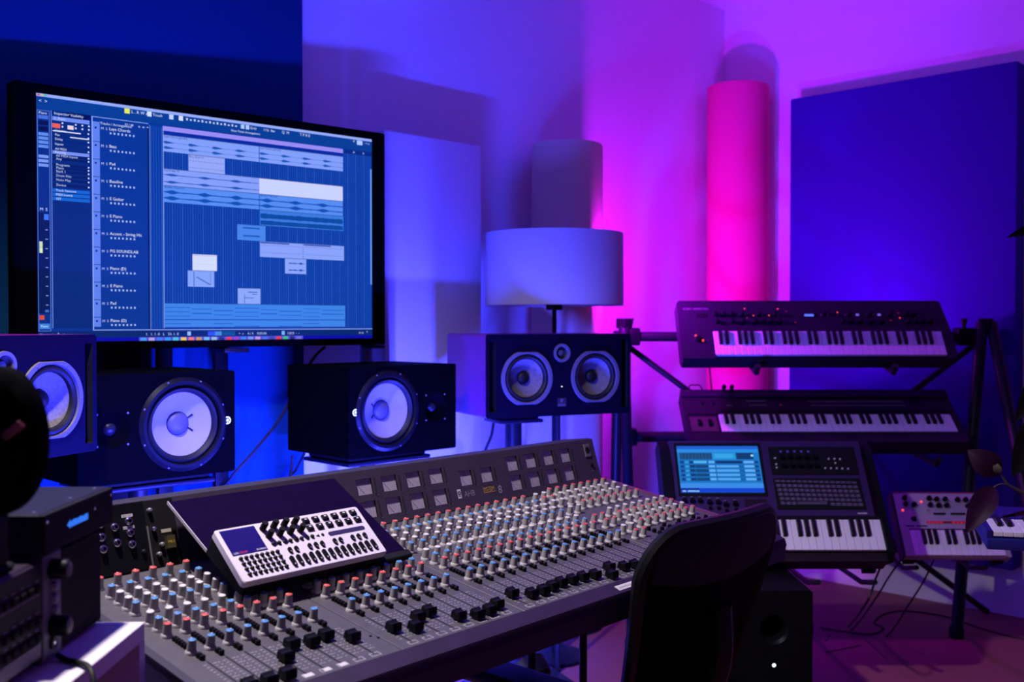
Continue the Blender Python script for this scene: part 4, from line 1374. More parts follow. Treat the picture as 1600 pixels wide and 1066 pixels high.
for x0, x1, y in ((0.165, 0.192, 0.193), (0.243, 0.320, 0.218), (0.250, 0.322, 0.194)):
    for i in range(int((x1 - x0) / 0.0075)):
        m.rect(x0 + 0.0075 * i, x0 + 0.0075 * i + 0.0062, y, y + 0.0045, 0.0006)
    m.build('panel_lettering', PRINTD, k2, smooth=0)
    m = MB()
for i in range(34):
    m.rect(0.480 + 0.0105 * i, 0.488 + 0.0105 * i, 0.2145, 0.2195, 0.0006)
    m.rect(0.484 + 0.0105 * i, 0.491 + 0.0105 * i, 0.193, 0.198, 0.0006)
m.build('panel_lettering', PRINTD, k2, smooth=0)
SL = MB().rbox(-0.004, 0.004, -0.006, 0.006, 0, 0.008, 0.001, 1).mesh('slider', BLACK)
for x in (0.075, 0.115):
    inst('slider', SL, k2, T(x, 0.205, 0))
inst('red_light', LEDD, k2, T(0.3694, 0.1984, 0))
MB().rbox(0.86, 0.90, 0.208, 0.224, 0, 0.003, 0.001, 1).build('card_slot', BLACK, k2)
MB().rbox(0.004, 1.011, -0.005, 0.004, -0.062, 0.0, 0.003, 1).build('front_edge', KBODY2, k2)
for x in (0.165, 0.195):
    MB().lathe([(0.007, 0), (0.007, 0.012), (0.009, 0.014), (0.008, 0.024)], 10, T(x, h2 - 0.006, 0.007), None, False, True).build('rear_plug', BLACK, k2)

# workstation with a touch screen
M3 = slab(0.4746, 3.05, 0.4420, 53.7)
k3 = thing('workstation_keyboard', 'purple workstation keyboard with bright blue screen and typing keys behind the chair', 'keyboard', M3)
h3 = 0.415
sidep = [(-0.004, 0.0), (-0.004, h3), (-0.075, h3 - 0.02), (-0.085, 0.30), (-0.085, 0.02), (-0.05, 0.0)]
m = MB()
m.box(0.028, 0.640, 0.136, h3 - 0.008, -0.07, 0.0, mi=0)
m.box(0.028, 0.655, 0.0, 0.030, -0.07, -0.012, mi=1)
m.box(0.028, 0.655, 0.030, 0.136, -0.07, -0.014, mi=1)
m.build('body', [WSBODY, KBODY2], k3)
SP = Matrix(((0, 0, 1, 0), (0, 1, 0, 0), (1, 0, 0, 0), (0, 0, 0, 1)))       # (z, y, x)
MB().prism([(0.012, 0.02), (0.012, 0.30), (0.004, 0.38), (-0.02, h3 + 0.004), (-0.08, h3), (-0.09, 0.02), (-0.02, 0.0)], -0.004, 0.028, SP).build('end_cheek', BLACK, k3)
MB().prism([(0.012, 0.02), (0.012, 0.30), (0.004, 0.38), (-0.02, h3 + 0.004), (-0.08, h3), (-0.09, 0.02), (-0.02, 0.0)], 0.653, 0.672, SP).build('end_cheek', BLACK, k3)
make_keys(k3, 0.147, 0.6525, 0.031, 0.131, 22, 0, 0.002, 0, 0.058)
MB().box(0.028, 0.147, 0.030, 0.134, -0.014, -0.002).build('wheel_block', KBODY2, k3)
MB().box(0.028, 0.653, 0.131, 0.142, -0.01, 0.004).build('key_slip', BLACKM, k3)
MB().rbox(0.044, 0.322, 0.210, 0.398, 0.0, 0.003, 0.001, 1).build('screen_bezel', BLACKM, k3)
S = MB()


def wr(x0, x1, y0, y1, c_, kk=0):
    S.c = lin(c_)
    S.rect(0.052 + x0 * 0.260, 0.052 + x1 * 0.260, 0.3865 - y1 * 0.1655, 0.3865 - y0 * 0.1655, 0.0003 * kk)


wr(0, 1, 0, 1, (22, 120, 200))
wr(0, 1, 0.0, 0.07, (30, 96, 210), 1)
wr(0, 1, 0.07, 0.14, (40, 140, 225), 1)
wr(0.03, 0.42, 0.15, 0.29, (18, 60, 110), 1)
for i in range(9):
    for j in range(3):
        wr(0.04 + 0.042 * i, 0.07 + 0.042 * i, 0.165 + 0.042 * j, 0.185 + 0.042 * j, (40, 100, 150), 2)
wr(0.43, 0.71, 0.15, 0.29, (40, 150, 220), 1)
wr(0.46, 0.68, 0.18, 0.26, (56, 164, 230), 2)
wr(0.72, 0.93, 0.15, 0.29, (14, 58, 112), 1)
wr(0.90, 0.93, 0.19, 0.23, (170, 230, 240), 2)
for i in range(5):
    y = 0.315 + i * 0.092
    wr(0.02, 0.98, y, y + 0.078, (16, 96, 170), 1)
    wr(0.03, 0.07, y + 0.012, y + 0.066, (14, 60, 130), 2)
    wr(0.08, 0.13, y + 0.012, y + 0.066, (50, 150, 220), 2)
    if i:
        wr(0.14, 0.20, y + 0.006, y + 0.062, (16, 56, 110), 2)
        wr(0.21, 0.36, y + 0.006, y + 0.066, (18, 66, 118), 2)
    else:
        wr(0.14, 0.18, y + 0.02, y + 0.062, (16, 56, 110), 2)
        wr(0.19, 0.35, y + 0.008, y + 0.062, (80, 180, 235), 2)
    wr(0.37, 0.445, y + 0.008, y + 0.062, (90, 175, 245), 2)
    wr(0.46, 0.735 if i else 0.78, y + 0.01, y + 0.062, (78, 165, 240) if i else (12, 50, 110), 2)
    wr(0.80, 0.925, y + 0.01, y + 0.062, (95, 172, 245), 2)
    wr(0.935, 0.98, y + 0.016, y + 0.06, (14, 60, 130), 2)
wr(0, 1, 0.80, 0.905, (58, 138, 230), 1)
wr(0, 1, 0.905, 1.0, (14, 70, 205), 1)
wr(0.0, 0.22, 0.905, 0.95, (8, 40, 150), 2)
wr(0.02, 0.06, 0.955, 0.985, (150, 190, 245), 3)
wr(0.08, 0.22, 0.955, 0.985, (130, 190, 250), 3)
S.build('touch_screen', SCREENM, k3, T(0, 0, 0.0035), smooth=0, label='bright blue touch screen with lists')
MB().rbox(0.345, 0.618, 0.165, 0.272, 0.0, 0.003, 0.001, 1).build('typing_tray', BLACKM, k3)
kc = MB().rbox(-0.0072, 0.0072, -0.0058, 0.0058, 0, 0.004, 0.001, 1, mi=0)
kc.rect(-0.0016, 0.0016, -0.0012, 0.0022, 0.0042, mi=1)
KCAP = kc.mesh('key_cap', [mat('key_cap', (0.075, 0.055, 0.10), 0.5), PRINTD])
for j in range(6):
    for i in range(15):
        if j == 5 and 3 <= i <= 8:
            continue
        inst('key_cap', KCAP, k3, T(0.357 + 0.0171 * i + 0.0012 * j, 0.260 - 0.0152 * j - 0.0004 * i, 0.003) @ Matrix.Diagonal((1, 0.7 if j == 0 else 1, 1, 1)))
MB().rbox(0.408, 0.500, 0.1785, 0.1895, 0.003, 0.007, 0.001, 1).build('space_bar', MATS['key_cap'], k3)
MB().rbox(0.345, 0.620, 0.285, 0.385, 0.0, 0.003, 0.001, 1).build('control_block', BLACKM, k3)
KS = knob_mesh('knob', 0.008, 0.014, BLACK)
for i in range(5):
    inst('knob', KS, k3, T(0.385 + 0.026 * i, 0.315, 0.003))
    inst('knob', KS, k3, T(0.383 + 0.026 * i, 0.345, 0.003))
    MB().box(0.380 + 0.022 * i, 0.387 + 0.022 * i, 0.364, 0.370, 0.003, 0.004).build('lit_button', mat('dim_blue_led%d' % i, (0.05, 0.04, 0.2), 0.5, emit=(0.02, 0.015, 0.16), estr=1.0), k3)
WL = MB().lathe([(0.0034, 0.003), (0.003, 0.006)], 8, None, None, False, True).mesh('round_button', PRINT)
for x, y in ((0.3617, 0.3423), (0.3621, 0.3206), (0.3621, 0.3084), (0.532, 0.3398), (0.5501, 0.3398), (0.5681, 0.339), (0.5503, 0.3247), (0.5152, 0.3063), (0.5332, 0.3063), (0.5513, 0.3063), (0.5691, 0.3051), (0.587, 0.3043)):
    inst('round_button', WL, k3, T(x, y, 0))
SLD = MB().rbox(-0.005, 0.005, -0.004, 0.004, 0, 0.010, 0.001, 1).mesh('slider', BLACK)
for i, (x, y) in enumerate(((0.0595, 0.1981), (0.0837, 0.1981), (0.1079, 0.1981), (0.1364, 0.1928), (0.163, 0.1928), (0.1862, 0.1848), (0.2155, 0.1874))):
    inst('knob', KS, k3, T(x, y - 0.004, 0))
    MB().box(x - 0.004, x + 0.004, y + 0.0095, y + 0.0115, 0, 0.0006).build('legend', PRINTD, k3)
    if i > 2:
        inst('slider', SLD, k3, T(x, y - 0.024, 0))
m = MB()
m.rect(0.262, 0.300, 0.160, 0.165, 0.0006)
m.rect(0.588, 0.618, 0.150, 0.154, 0.0006)
m.build('name_print', PRINT, k3, smooth=0)
MB().rbox(0.245, 0.315, 0.172, 0.200, 0, 0.002, 0.001, 1).build('touch_pad', KBODY2, k3)
for x in (0.06, 0.60):
    MB().box(x, x + 0.04, 0.0, 0.04, -0.105, -0.085).build('rubber_foot', BLACKM, k3)

# small silver synth
M4 = slab(1.2978, 3.38, 0.3846, 54.5, -1.5)
k4 = thing('mini_synth', 'small silvery purple synthesizer with short keyboard and red step buttons', 'synthesizer', M4)
h4, w4 = 0.222, 0.350
m = MB()
m.box(0.006, w4 - 0.006, 0.092, h4, -0.035, 0.0)
m.box(0.006, w4 - 0.006, -0.006, 0.092, -0.035, -0.012)
m.box(0.006, 0.036, -0.006, 0.092, -0.012, 0.0)
m.box(0.337, w4 - 0.006, -0.006, 0.092, -0.012, 0.0)
m.build('body', MAGSYN, k4)
MB().box(-0.002, 0.006, -0.008, h4 + 0.001, -0.045, 0.001).build('side_cheek', KBODY, k4)
MB().box(w4 - 0.006, w4 + 0.002, -0.008, h4 + 0.001, -0.045, 0.001).build('side_cheek', MAGSYN, k4)
MB().box(0.006, w4 - 0.006, h4, h4 + 0.004, -0.03, 0.001).build('back_trim', mat('red_trim', (0.25, 0.01, 0.05), 0.5), k4)
make_keys(k4, 0.0375, 0.3365, -0.003, 0.086, 15, 2, 0.001, 0, 0.052)
KQ = knob_mesh('knob', 0.0085, 0.014, BLACK)
for x, y in ((0.0417, 0.2034), (0.0412, 0.1804), (0.0694, 0.1787), (0.1242, 0.2018), (0.1231, 0.1771), (0.1491, 0.1985), (0.1512, 0.1755), (0.1777, 0.1985), (0.1782, 0.1755), (0.2194, 0.1968), (0.2465, 0.1968), (0.2498, 0.1738), (0.273, 0.1968), (0.30, 0.1968)):
    inst('knob', KQ, k4, T(x, y, 0))
inst('red_light', BIGL, k4, T(0.0975, 0.1902, 0))
inst('red_light', BIGL, k4, T(0.0284, 0.1585, 0))
m = MB().box(0.100, 0.318, 0.1105, 0.1185, 0.0, 0.001)
m.build('step_strip', mat('step_strip', (0.25, 0.01, 0.03), 0.5), k4)
SB = MB().rbox(-0.0045, 0.0045, -0.003, 0.003, 0, 0.002, 0.0006, 1).mesh('step_button', REDLD)
for i in range(16):
    if i not in (4, 5):
        inst('step_button', SB, k4, T(0.107 + 0.0136 * i, 0.1135, 0.001))
for x0, x1 in ((0.1286, 0.1693), (0.1854, 0.2361)):
    MB().rbox(x0, x1, 0.142, 0.149, 0, 0.003, 0.001, 1).build('slot_switch', BLACK, k4)
MB().lathe([(0.010, 0), (0.008, 0.003), (0.003, 0.004), (0.003, 0.016)], 12, T(0.0593, 0.1267, 0), None, False, True).build('joystick', BLACK, k4)
MB().box(0.028, 0.056, 0.099, 0.103, 0, 0.0008).box(0.062, 0.100, 0.099, 0.103, 0, 0.0008).build('legend', KBODY, k4)
MB().lathe([(0.0022, 0), (0.0022, 0.014)], 8, T(0.1085, 0.160, 0), None, False, True).build('toggle', CHROME, k4)
for x in (0.012, w4 - 0.048):
    MB().box(x, x + 0.036, -0.010, 0.014, -0.062, -0.035).build('rubber_foot', BLACKM, k4)

# keyboard at the right edge, blue light put into its body colour
c = G(1.118, 2.40, 0.655)
M5 = T(c.x, c.y, c.z) @ RZ(yaw(-14)) @ RX(R(8))
k5 = thing('synth_keyboard', 'keyboard end poking in at the right edge, blue light painted into its body', 'keyboard', M5, 'synthesizer keyboards')
m = MB()
m.rbox(0.0, 0.56, 0.0, 0.20, -0.04, -0.012, 0.004, 2)
m.box(0.0, 0.012, 0.004, 0.196, -0.014, 0.006)
m.box(0.012, 0.56, 0.105, 0.196, -0.014, 0.006)
m.build('body', mat('blue_light_body', (0.006, 0.008, 0.16), 0.45), k5)
make_keys(k5, 0.014, 0.55, 0.006, 0.104, 24, 0, 0.004, 0, 0.06)
t = thing('keyboard_tripod', 'slim black stand under the keyboard at the right edge', 'stand', T(*(M5 @ Vector((0.36, 0.10, 0))).xy, 0))
MB().cyl((0, 0, 0.05), (0, 0, 0.60), 0.016).build('pole', STEEL, t)
MB().box(-0.10, 0.10, -0.08, 0.08, 0.597, 0.609).build('top_plate', STEEL, t)
for k_ in range(3):
    a_ = 2 * PI * k_ / 3 + 0.4
    MB().cyl((0, 0, 0.06), (0.22 * math.cos(a_), 0.22 * math.sin(a_), 0.012), 0.011).build('leg', STEEL, t)

# ------------------------------------------------------------------ keyboard stand
ks = thing('keyboard_stand', 'black tubular keyboard stand with three tiers and crossed braces', 'stand', T(*G(1.1, 3.85, 0).xy, 0))


def rel(p):
    b = G(1.1, 3.85, 0)
    return Vector((p.x - b.x, p.y - b.y, p.z))


def bar(name, a, b, r, m=STEEL):
    return MB().cyl(rel(a), rel(b), r, n=14).build(name, m, ks)


tl, tr = G(0.425, 3.90, 1.150), G(1.805, 3.90, 1.150)
bar('leg', tl, G(0.425, 3.60, 0.008), 0.020)
bar('leg', G(0.405, 3.90, 1.12), G(0.40, 4.02, 0.008), 0.020)
bar('leg', G(1.79, 3.90, 1.15), G(1.625, 3.725, 0.008), 0.022)
bar('leg', G(1.825, 3.90, 1.15), G(1.81, 3.36, 0.008), 0.020)
bar('tier_bar', G(0.41, 3.93, 1.098), G(1.81, 3.93, 1.098), 0.019)
bar('tier_bar', G(0.41, 4.02, 0.703), G(1.76, 4.02, 0.703), 0.021)
bar('tier_bar', G(0.40, 3.72, 0.330), G(1.70, 3.72, 0.330), 0.018)
bar('brace', G(0.45, 3.985, 1.06), G(1.86, 3.985, -0.03 + 0.05), 0.012)
bar('brace', G(1.78, 3.96, 1.06), G(0.42, 3.96, 0.02), 0.012)
for p in (tl, tr):
    MB().rbox(-0.022, 0.022, -0.022, 0.022, -0.02, 0.018, 0.004, 1, T(*rel(p))).build('end_cap', BLACK, ks)
for p in (G(0.455, 3.93, 1.098), G(1.735, 3.93, 1.098), G(0.455, 4.02, 0.703), G(1.71, 4.02, 0.703)):
    q_ = rel(p)
    MB().rbox(-0.035, 0.035, -0.032, 0.032, -0.034, 0.034, 0.008, 2, T(*q_) @ RZ(yaw(0))).build('clamp', BLACK, ks)
    MB().cyl(q_ + Vector((0, 0, 0.03)), q_ + Vector((0, 0, 0.07)), 0.006, 0.013, 10).build('clamp_knob', BLACK, ks)
# support arms under each keyboard (from the bar forward, with an upturned lip)
for x0, zf, zb, df, db, zbar, dbar in ((0.88, 0.985, 1.06, 3.685, 3.88, 1.098, 3.93), (1.375, 0.985, 1.06, 3.685, 3.88, 1.098, 3.93),
                                       (0.86, 0.650, 0.690, 3.715, 3.98, 0.703, 4.02), (1.545, 0.650, 0.690, 3.715, 3.98, 0.703, 4.02)):
    MB().tube([rel(G(x0, dbar, zbar - 0.02)), rel(G(x0, db, zb - 0.035)), rel(G(x0, df, zf - 0.012)), rel(G(x0, df - 0.02, zf + 0.012))], 0.012, 8, smooth=0).build('support_arm', STEEL, ks)
for x0, zf, df, zbar in ((0.92, 0.372, 3.06, 0.33), (1.09, 0.372, 3.06, 0.33), (1.35, 0.335, 3.40, 0.33), (1.58, 0.335, 3.40, 0.33)):
    MB().tube([rel(G(x0, 3.72, zbar)), rel(G(x0, df + 0.12, zf - 0.03)), rel(G(x0, df, zf))], 0.008, 8, smooth=0).build('support_arm', STEEL, ks)
for x0, dd_ in ((1.625, 3.725), (1.81, 3.36), (0.425, 3.60), (0.40, 4.02)):
    MB().lathe([(0.026, 0), (0.026, 0.03), (0.02, 0.045)], 14, T(*rel(G(x0, dd_, 0))), None, True, True).build('rubber_foot', BLACKM, ks)

# ------------------------------------------------------------------ floor speaker right
c = G(0.493, 2.857, 0)
sub = thing('subwoofer', 'black subwoofer on the floor behind the chair with a white light', 'speaker', T(c.x, c.y, 0) @ RZ(yaw(0)))
wS, hS, dS = 0.35, 0.40, 0.26
px_, pz_ = 0.262, 0.30
m = shell(MB(), wS, hS - 0.012, dS, 0.008, [circ(px_ - 0.02, pz_ - 0.012 - 0.01, 0.042, 32)])
m.build('cabinet', mat('subwoofer_vinyl', (0.0025, 0.002, 0.004), 0.7, spec=0.1, var=0.2), sub, T(0, 0, 0.012))
MB().lathe([(0.042, 0.0), (0.034, -0.008), (0.031, -0.03), (0.031, -0.12)], 32, T(px_ - 0.02, 0, pz_ - 0.01) @ FRONT).lathe([(0.031, -0.12), (0.001, -0.12)], 24, T(px_ - 0.02, 0, pz_ - 0.01) @ FRONT).build('port', BLACK, sub)
MB().lathe([(0.0055, 0), (0.0045, 0.001)], 14, T(0.242, -0.001, 0.19) @ FRONT, None, False, True).build('power_led', WHITEL, sub, label='white power light')
for x in (0.03, wS - 0.03):
    for y in (0.03, dS - 0.03):
        MB().lathe([(0.015, 0), (0.015, 0.013)], 12, T(x, y, 0), None, True, True).build('rubber_foot', RUBBER, sub)
MB().rbox(wS, wS + 0.012, 0.03, 0.06, 0.26, 0.30, 0.003, 1).build('side_connector', BLACK, sub)

# ------------------------------------------------------------------ office chair
c = G(0.380, 1.790, 0)
ch = thing('office_chair', 'black office chair with mesh back pushed up to the console', 'chair', T(c.x, c.y, 0) @ RZ(yaw(46.0)))
ZB, ZT = 0.40, 0.805


def back_pt(x, v, off=0.0):
    """point of the curved, leaning back; v runs 0 (bottom) to 1 (top), off is towards the rear"""
    lean = 0.115 * (1 - v) ** 1.15
    return Vector((x, lean + 0.55 * x * x - off, ZB + v * (ZT - ZB)))


def back_outline(nn=56):
    H = ZT - ZB
    pts = []
    hw_t, hw_b, rt, rbm = 0.205, 0.160, 0.080, 0.06
    base = rrect(-1, 1, 0, H, 0.001, 1)
    raw = []
    for cx, cy, a0, r_ in ((hw_t - rt, H - rt, 0, rt), (-hw_t + rt, H - rt, PI / 2, rt), (-hw_b + rbm, rbm, PI, rbm), (hw_b - rbm, rbm, 1.5 * PI, rbm)):
        for i in range(9):
            a_ = a0 + PI / 2 * i / 8
            raw.append((cx + r_ * math.cos(a_), cy + r_ * math.sin(a_)))
    # densify
    out_ = []
    for i in range(len(raw)):
        p, q_ = raw[i], raw[(i + 1) % len(raw)]
        L = math.hypot(q_[0] - p[0], q_[1] - p[1])
        k_ = max(1, int(L / 0.03))
        for j in range(k_):
            out_.append((p[0] + (q_[0] - p[0]) * j / k_, (p[1] + (q_[1] - p[1]) * j / k_) / H))
    return out_


ol = back_outline()
no = len(ol)


def membrane(scale_list, off, flip):
    vs, fs = [], []
    cxv = (0.0, 0.5)
    for s_ in scale_list:
        for x, v in ol:
            vs.append(back_pt(cxv[0] + (x - cxv[0]) * s_, cxv[1] + (v - cxv[1]) * s_, off))
    for a_ in range(len(scale_list) - 1):
        for i in range(no):
            j = (i + 1) % no
            f = (a_ * no + i, a_ * no + j, (a_ + 1) * no + j, (a_ + 1) * no + i)
            fs.append(f[::-1] if flip else f)
    last = (len(scale_list) - 1) * no
    fs.append(tuple(last + i for i in (range(no) if not flip else reversed(range(no)))))
    return vs, fs


m = MB()
sc_ = [1.0, 0.9, 0.78, 0.62, 0.45, 0.25, 0.1]
m.add(*membrane(sc_, 0.004, False))
m.add(*membrane(sc_, -0.004, True))
m.build('mesh_back', MESHM, ch)
m = MB()
fp_ = [back_pt(x, v, 0.0) for x, v in ol]
m.tube(fp_ + [fp_[0]], 0.0125, 8, smooth=0, caps=False)
m.build('back_frame', CHAIRP, ch)
# smooth top band of the back, curved along its lower edge
m = MB()
vs, fs = [], []
nx = 22
for i in range(nx + 1):
    x = -0.190 + 0.38 * i / nx
    lo = 0.74 - 0.10 * (i / nx) * 0 + 0.06 * math.cos(PI * (i / nx - 0.5)) * -1 + 0.05
    hi = 1.0
    ax = abs(x)
    if ax > 0.205 - 0.080:
        hi = 1.0 - (0.080 - math.sqrt(max(0, 0.080 ** 2 - (ax - 0.125) ** 2))) / (ZT - ZB)
    for j in range(6):
        v = lo + (hi - lo) * j / 5
        vs.append(back_pt(x, v, 0.012))
        vs.append(back_pt(x, v, 0.003))
for i in range(nx):
    for j in range(5):
        a_, b_ = (i * 6 + j) * 2, ((i + 1) * 6 + j) * 2
        fs += [(a_, b_, b_ + 2, a_ + 2), (a_ + 1, a_ + 3, b_ + 3, b_ + 1)]
m.add(vs, fs)
m.build('top_band', mat('chair_band', (0.005, 0.005, 0.012), 0.6, spec=0.2), ch)
m = MB().tube([back_pt(0, 0.62, 0.02), back_pt(0, 0.3, 0.05), Vector((0, 0.145, 0.36)), Vector((0, 0.20, 0.285))], lambda t_: 0.022, 10)
m.build('back_support', CHAIRP, ch)
m = MB().rbox(-0.225, 0.215, 0.075, 0.43, 0.305, 0.368, 0.028, 4)
m.build('seat', mat('seat_fabric', (0.004, 0.004, 0.006), 0.9, spec=0.1, bump=0.3, bscale=500), ch)
for s_ in (-1, 1):
    m = MB().rbox(-0.042, 0.042, 0.045 if s_ < 0 else 0.165, 0.375, 0.520, 0.546, 0.012, 4, T(s_ * 0.283, 0, 0))
    ar = m.build('arm_rest', CHAIRP, ch)
    MB().tube([(s_ * 0.283, 0.2, 0.525), (s_ * 0.285, 0.22, 0.40), (s_ * 0.26, 0.24, 0.31), (s_ * 0.15, 0.25, 0.295)], 0.018, 8).build('arm_support', CHAIRP, ch)
MB().rbox(-0.12, 0.12, 0.14, 0.38, 0.265, 0.306, 0.01, 2).build('mechanism', CHAIRP, ch)
MB().cyl((0, 0.27, 0.10), (0, 0.27, 0.27), 0.026).build('gas_lift', STEEL, ch)
for k_ in range(5):
    a_ = 2 * PI * k_ / 5 + 0.3
    e = Vector((0.29 * math.cos(a_), 0.27 + 0.29 * math.sin(a_), 0.075))
    lg = MB().tube([(0, 0.27, 0.115), e], lambda t_: 0.024 - 0.008 * t_, 8, smooth=0).build('base_leg', CHAIRP, ch)
    for s_ in (-1, 1):
        dv = Vector((-math.sin(a_), math.cos(a_), 0)) * 0.012 * s_
        MB().cyl(Vector((e.x, e.y, 0.03)) + dv, Vector((e.x, e.y, 0.03)) + dv * 2.2, 0.03, n=16).build('caster', RUBBER, lg)

# ------------------------------------------------------------------ white shelf unit with outboard gear, near left
def near(name, label, cat, group=None):
    return thing(name, label, cat, RZ(yaw(0)), group)


r0, r1, d0, d1, zt = -0.86, -0.455, 0.40, 1.262, 0.78
sh = near('shelf_unit', 'white open shelf unit at the lower left corner', 'shelf')
MB().rbox(r0, r1, d0, d1, zt - 0.022, zt, 0.001, 1).build('top_board', SHELFW, sh)
MB().box(r0, r1, d1 - 0.018, d1, 0.018, zt - 0.022).build('end_board', SHELFW, sh)
MB().box(r0, r1, d0, d0 + 0.018, 0.018, zt - 0.022).build('end_board', SHELFW, sh)
MB().box(r0, r1, d0, d1, 0, 0.018).build('bottom_board', SHELFW, sh)
MB().box(r0, r1, d0 + 0.018, d1 - 0.018, 0.385, 0.401).build('middle_board', SHELFW, sh)
MB().box(r0, r0 + 0.008, d0 + 0.018, d1 - 0.018, 0.018, zt - 0.022).build('back_board', SHELFW, sh)
MB().box(r0 + 0.008, r1 - 0.004, 0.82, 0.836, 0.018, zt - 0.022).build('divider', SHELFW, sh)

RF = -0.507
OUT = RY(PI / 2)                       # lathe axis -> +x (out of the front)


def out_at(d, z, x=RF):
    return T(x, d, z) @ OUT


pre = near('preamp_module', 'black preamp box with two knobs and frosted buttons on the shelf', 'audio unit')
MB().rbox(-0.74, RF, 1.139, 1.258, 0.784, 0.896, 0.002, 1).build('case', BLACKM, pre)
MB().rbox(-0.74, RF + 0.004, 1.0935, 1.138, 0.784, 0.899, 0.001, 1).build('front_strip', RACKP, pre)
for y in (1.10, 1.24):
    MB().box(-0.73, -0.70, y, y + 0.01, 0.78, 0.784).box(-0.53, -0.515, y, y + 0.01, 0.78, 0.784).build('rubber_foot', RUBBER, pre)
for z in (0.881, 0.819):
    m = MB().lathe([(0.0115, 0), (0.0112, 0.016), (0.0095, 0.019)], 20, out_at(1.1155, z, RF + 0.004), None, False, True)
    kn = m.build('knob', BLACK, pre)
    MB().lathe([(0.0080, 0.019), (0.0070, 0.0195)], 16, out_at(1.1155, z, RF + 0.004), None, False, True).build('knob_cap', RINGG, kn)
for z in (0.862, 0.849, 0.836):
    MB().lathe([(0.0055, 0), (0.005, 0.004), (0.003, 0.005)], 14, out_at(1.1185, z, RF + 0.004), None, False, True).build('frosted_button', FROST, pre)
MB().lathe([(0.0075, 0), (0.007, 0.003), (0.0045, 0.0032), (0.0043, 0.001)], 16, out_at(1.115, 0.800, RF + 0.004)).build('jack_socket', STEEL, pre)
MB().lathe([(0.003, 0.0005), (0.002, 0.003)], 10, out_at(1.115, 0.800, RF + 0.004), None, False, True).build('jack_pin', CHROME, pre)

bu = near('effects_unit', 'dark effects unit with rows of small lit marks at the left edge', 'audio unit')
MB().rbox(-0.74, RF + 0.001, 0.86, 1.0905, 0.790, 0.896, 0.002, 1).build('case', KBODY, bu)
MB().box(-0.73, -0.52, 0.87, 0.89, 0.78, 0.79).box(-0.73, -0.52, 1.06, 1.08, 0.78, 0.79).build('rubber_foot', RUBBER, bu)
MB().rbox(RF - 0.002, RF + 0.004, 0.862, 1.0895, 0.792, 0.894, 0.001, 1).build('front_panel', KBODY2, bu)
MK = MB().box(0, 0.0008, -0.0045, 0.0045, -0.0007, 0.0007).mesh('legend', PRINTD)
BT = MB().rbox(0, 0.004, -0.006, 0.006, -0.004, 0.004, 0.001, 1).mesh('button', BLACKM)
for j, (z, nb, st_) in enumerate(((0.877, 9, 0.017), (0.862, 20, 0.0082), (0.843, 9, 0.017), (0.825, 9, 0.017))):
    for i in range(nb):
        y = 1.078 - st_ * i
        if y > 0.875:
            inst('legend', MK, bu, T(RF + 0.004, y, z) @ Matrix.Diagonal((1, 0.75 if nb > 10 else 0.9, 1, 1)))
            if nb < 10:
                inst('button', BT, bu, T(RF + 0.004, y, z - 0.008))
MB().box(RF + 0.004, RF + 0.0055, 0.90, 1.084, 0.795, 0.810).build('lower_strip', RACKP, bu)

hr = near('interface_unit', 'slim black half rack unit with a glowing blue display on the shelf gear', 'audio unit')
MB().rbox(-0.68, RF + 0.006, 1.084, 1.272, 0.9015, 0.9465, 0.002, 1).build('case', mat('rack_case', (0.008, 0.008, 0.02), 0.45, spec=0.2, var=0.1), hr)
MB().rbox(RF + 0.004, RF + 0.010, 1.0845, 1.2715, 0.9025, 0.9455, 0.001, 1).build('front_panel', BLACKM, hr)
m = MB()
m.prism([(0.0, 0.0045), (0.008, 0.0), (0.008, 0.009)], 0, 0.0006, T(RF + 0.010, 1.140, 0.9195) @ Matrix(((0, 0, 1, 0), (1, 0, 0, 0), (0, 1, 0, 0), (0, 0, 0, 1))))
for i in range(9):
    wv_ = 0.0042
    y = 1.1495 + 0.0052 * i
    m.box(RF + 0.010, RF + 0.0106, y, y + wv_, 0.9205, 0.9205 + (0.0072 if i % 3 else 0.0062))
m.build('blue_display', BLUETX, hr, label='glowing blue display lettering')
for y, z in ((1.091, 0.937), (1.216, 0.929), (1.265, 0.937)):
    MB().lathe([(0.002, 0), (0.0015, 0.001)], 8, out_at(y, z, RF + 0.010), None, False, True).build('screw', CHROME, hr)
for x, y in ((-0.515, 1.10), (-0.515, 1.19), (-0.515, 1.26), (-0.60, 1.10), (-0.60, 1.262), (-0.66, 1.20)):
    MB().lathe([(0.0028, 0), (0.002, 0.001)], 8, T(x, y, 0.9465), None, False, True).build('screw', CHROME, hr)
MB().box(-0.67, -0.62, 1.095, 1.26, 0.899, 0.9015).box(-0.56, -0.515, 1.095, 1.26, 0.899, 0.9015).build('rubber_foot', RUBBER, hr)

# headphones on a small cradle
hs = near('headphone_cradle', 'small black headphone cradle standing on the effects unit', 'stand')
MB().rbox(-0.60, -0.513, 0.93, 1.055, 0.8965, 0.904, 0.003, 1).build('base', BLACKM, hs)
MB().rbox(-0.600, -0.513, 0.945, 1.045, 0.904, 0.974, 0.006, 2).build('post', BLACKM, hs)
hp = near('headphones', 'black closed headphones resting on a cradle at the left edge', 'headphones')
cx, cz = -0.480, 1.040


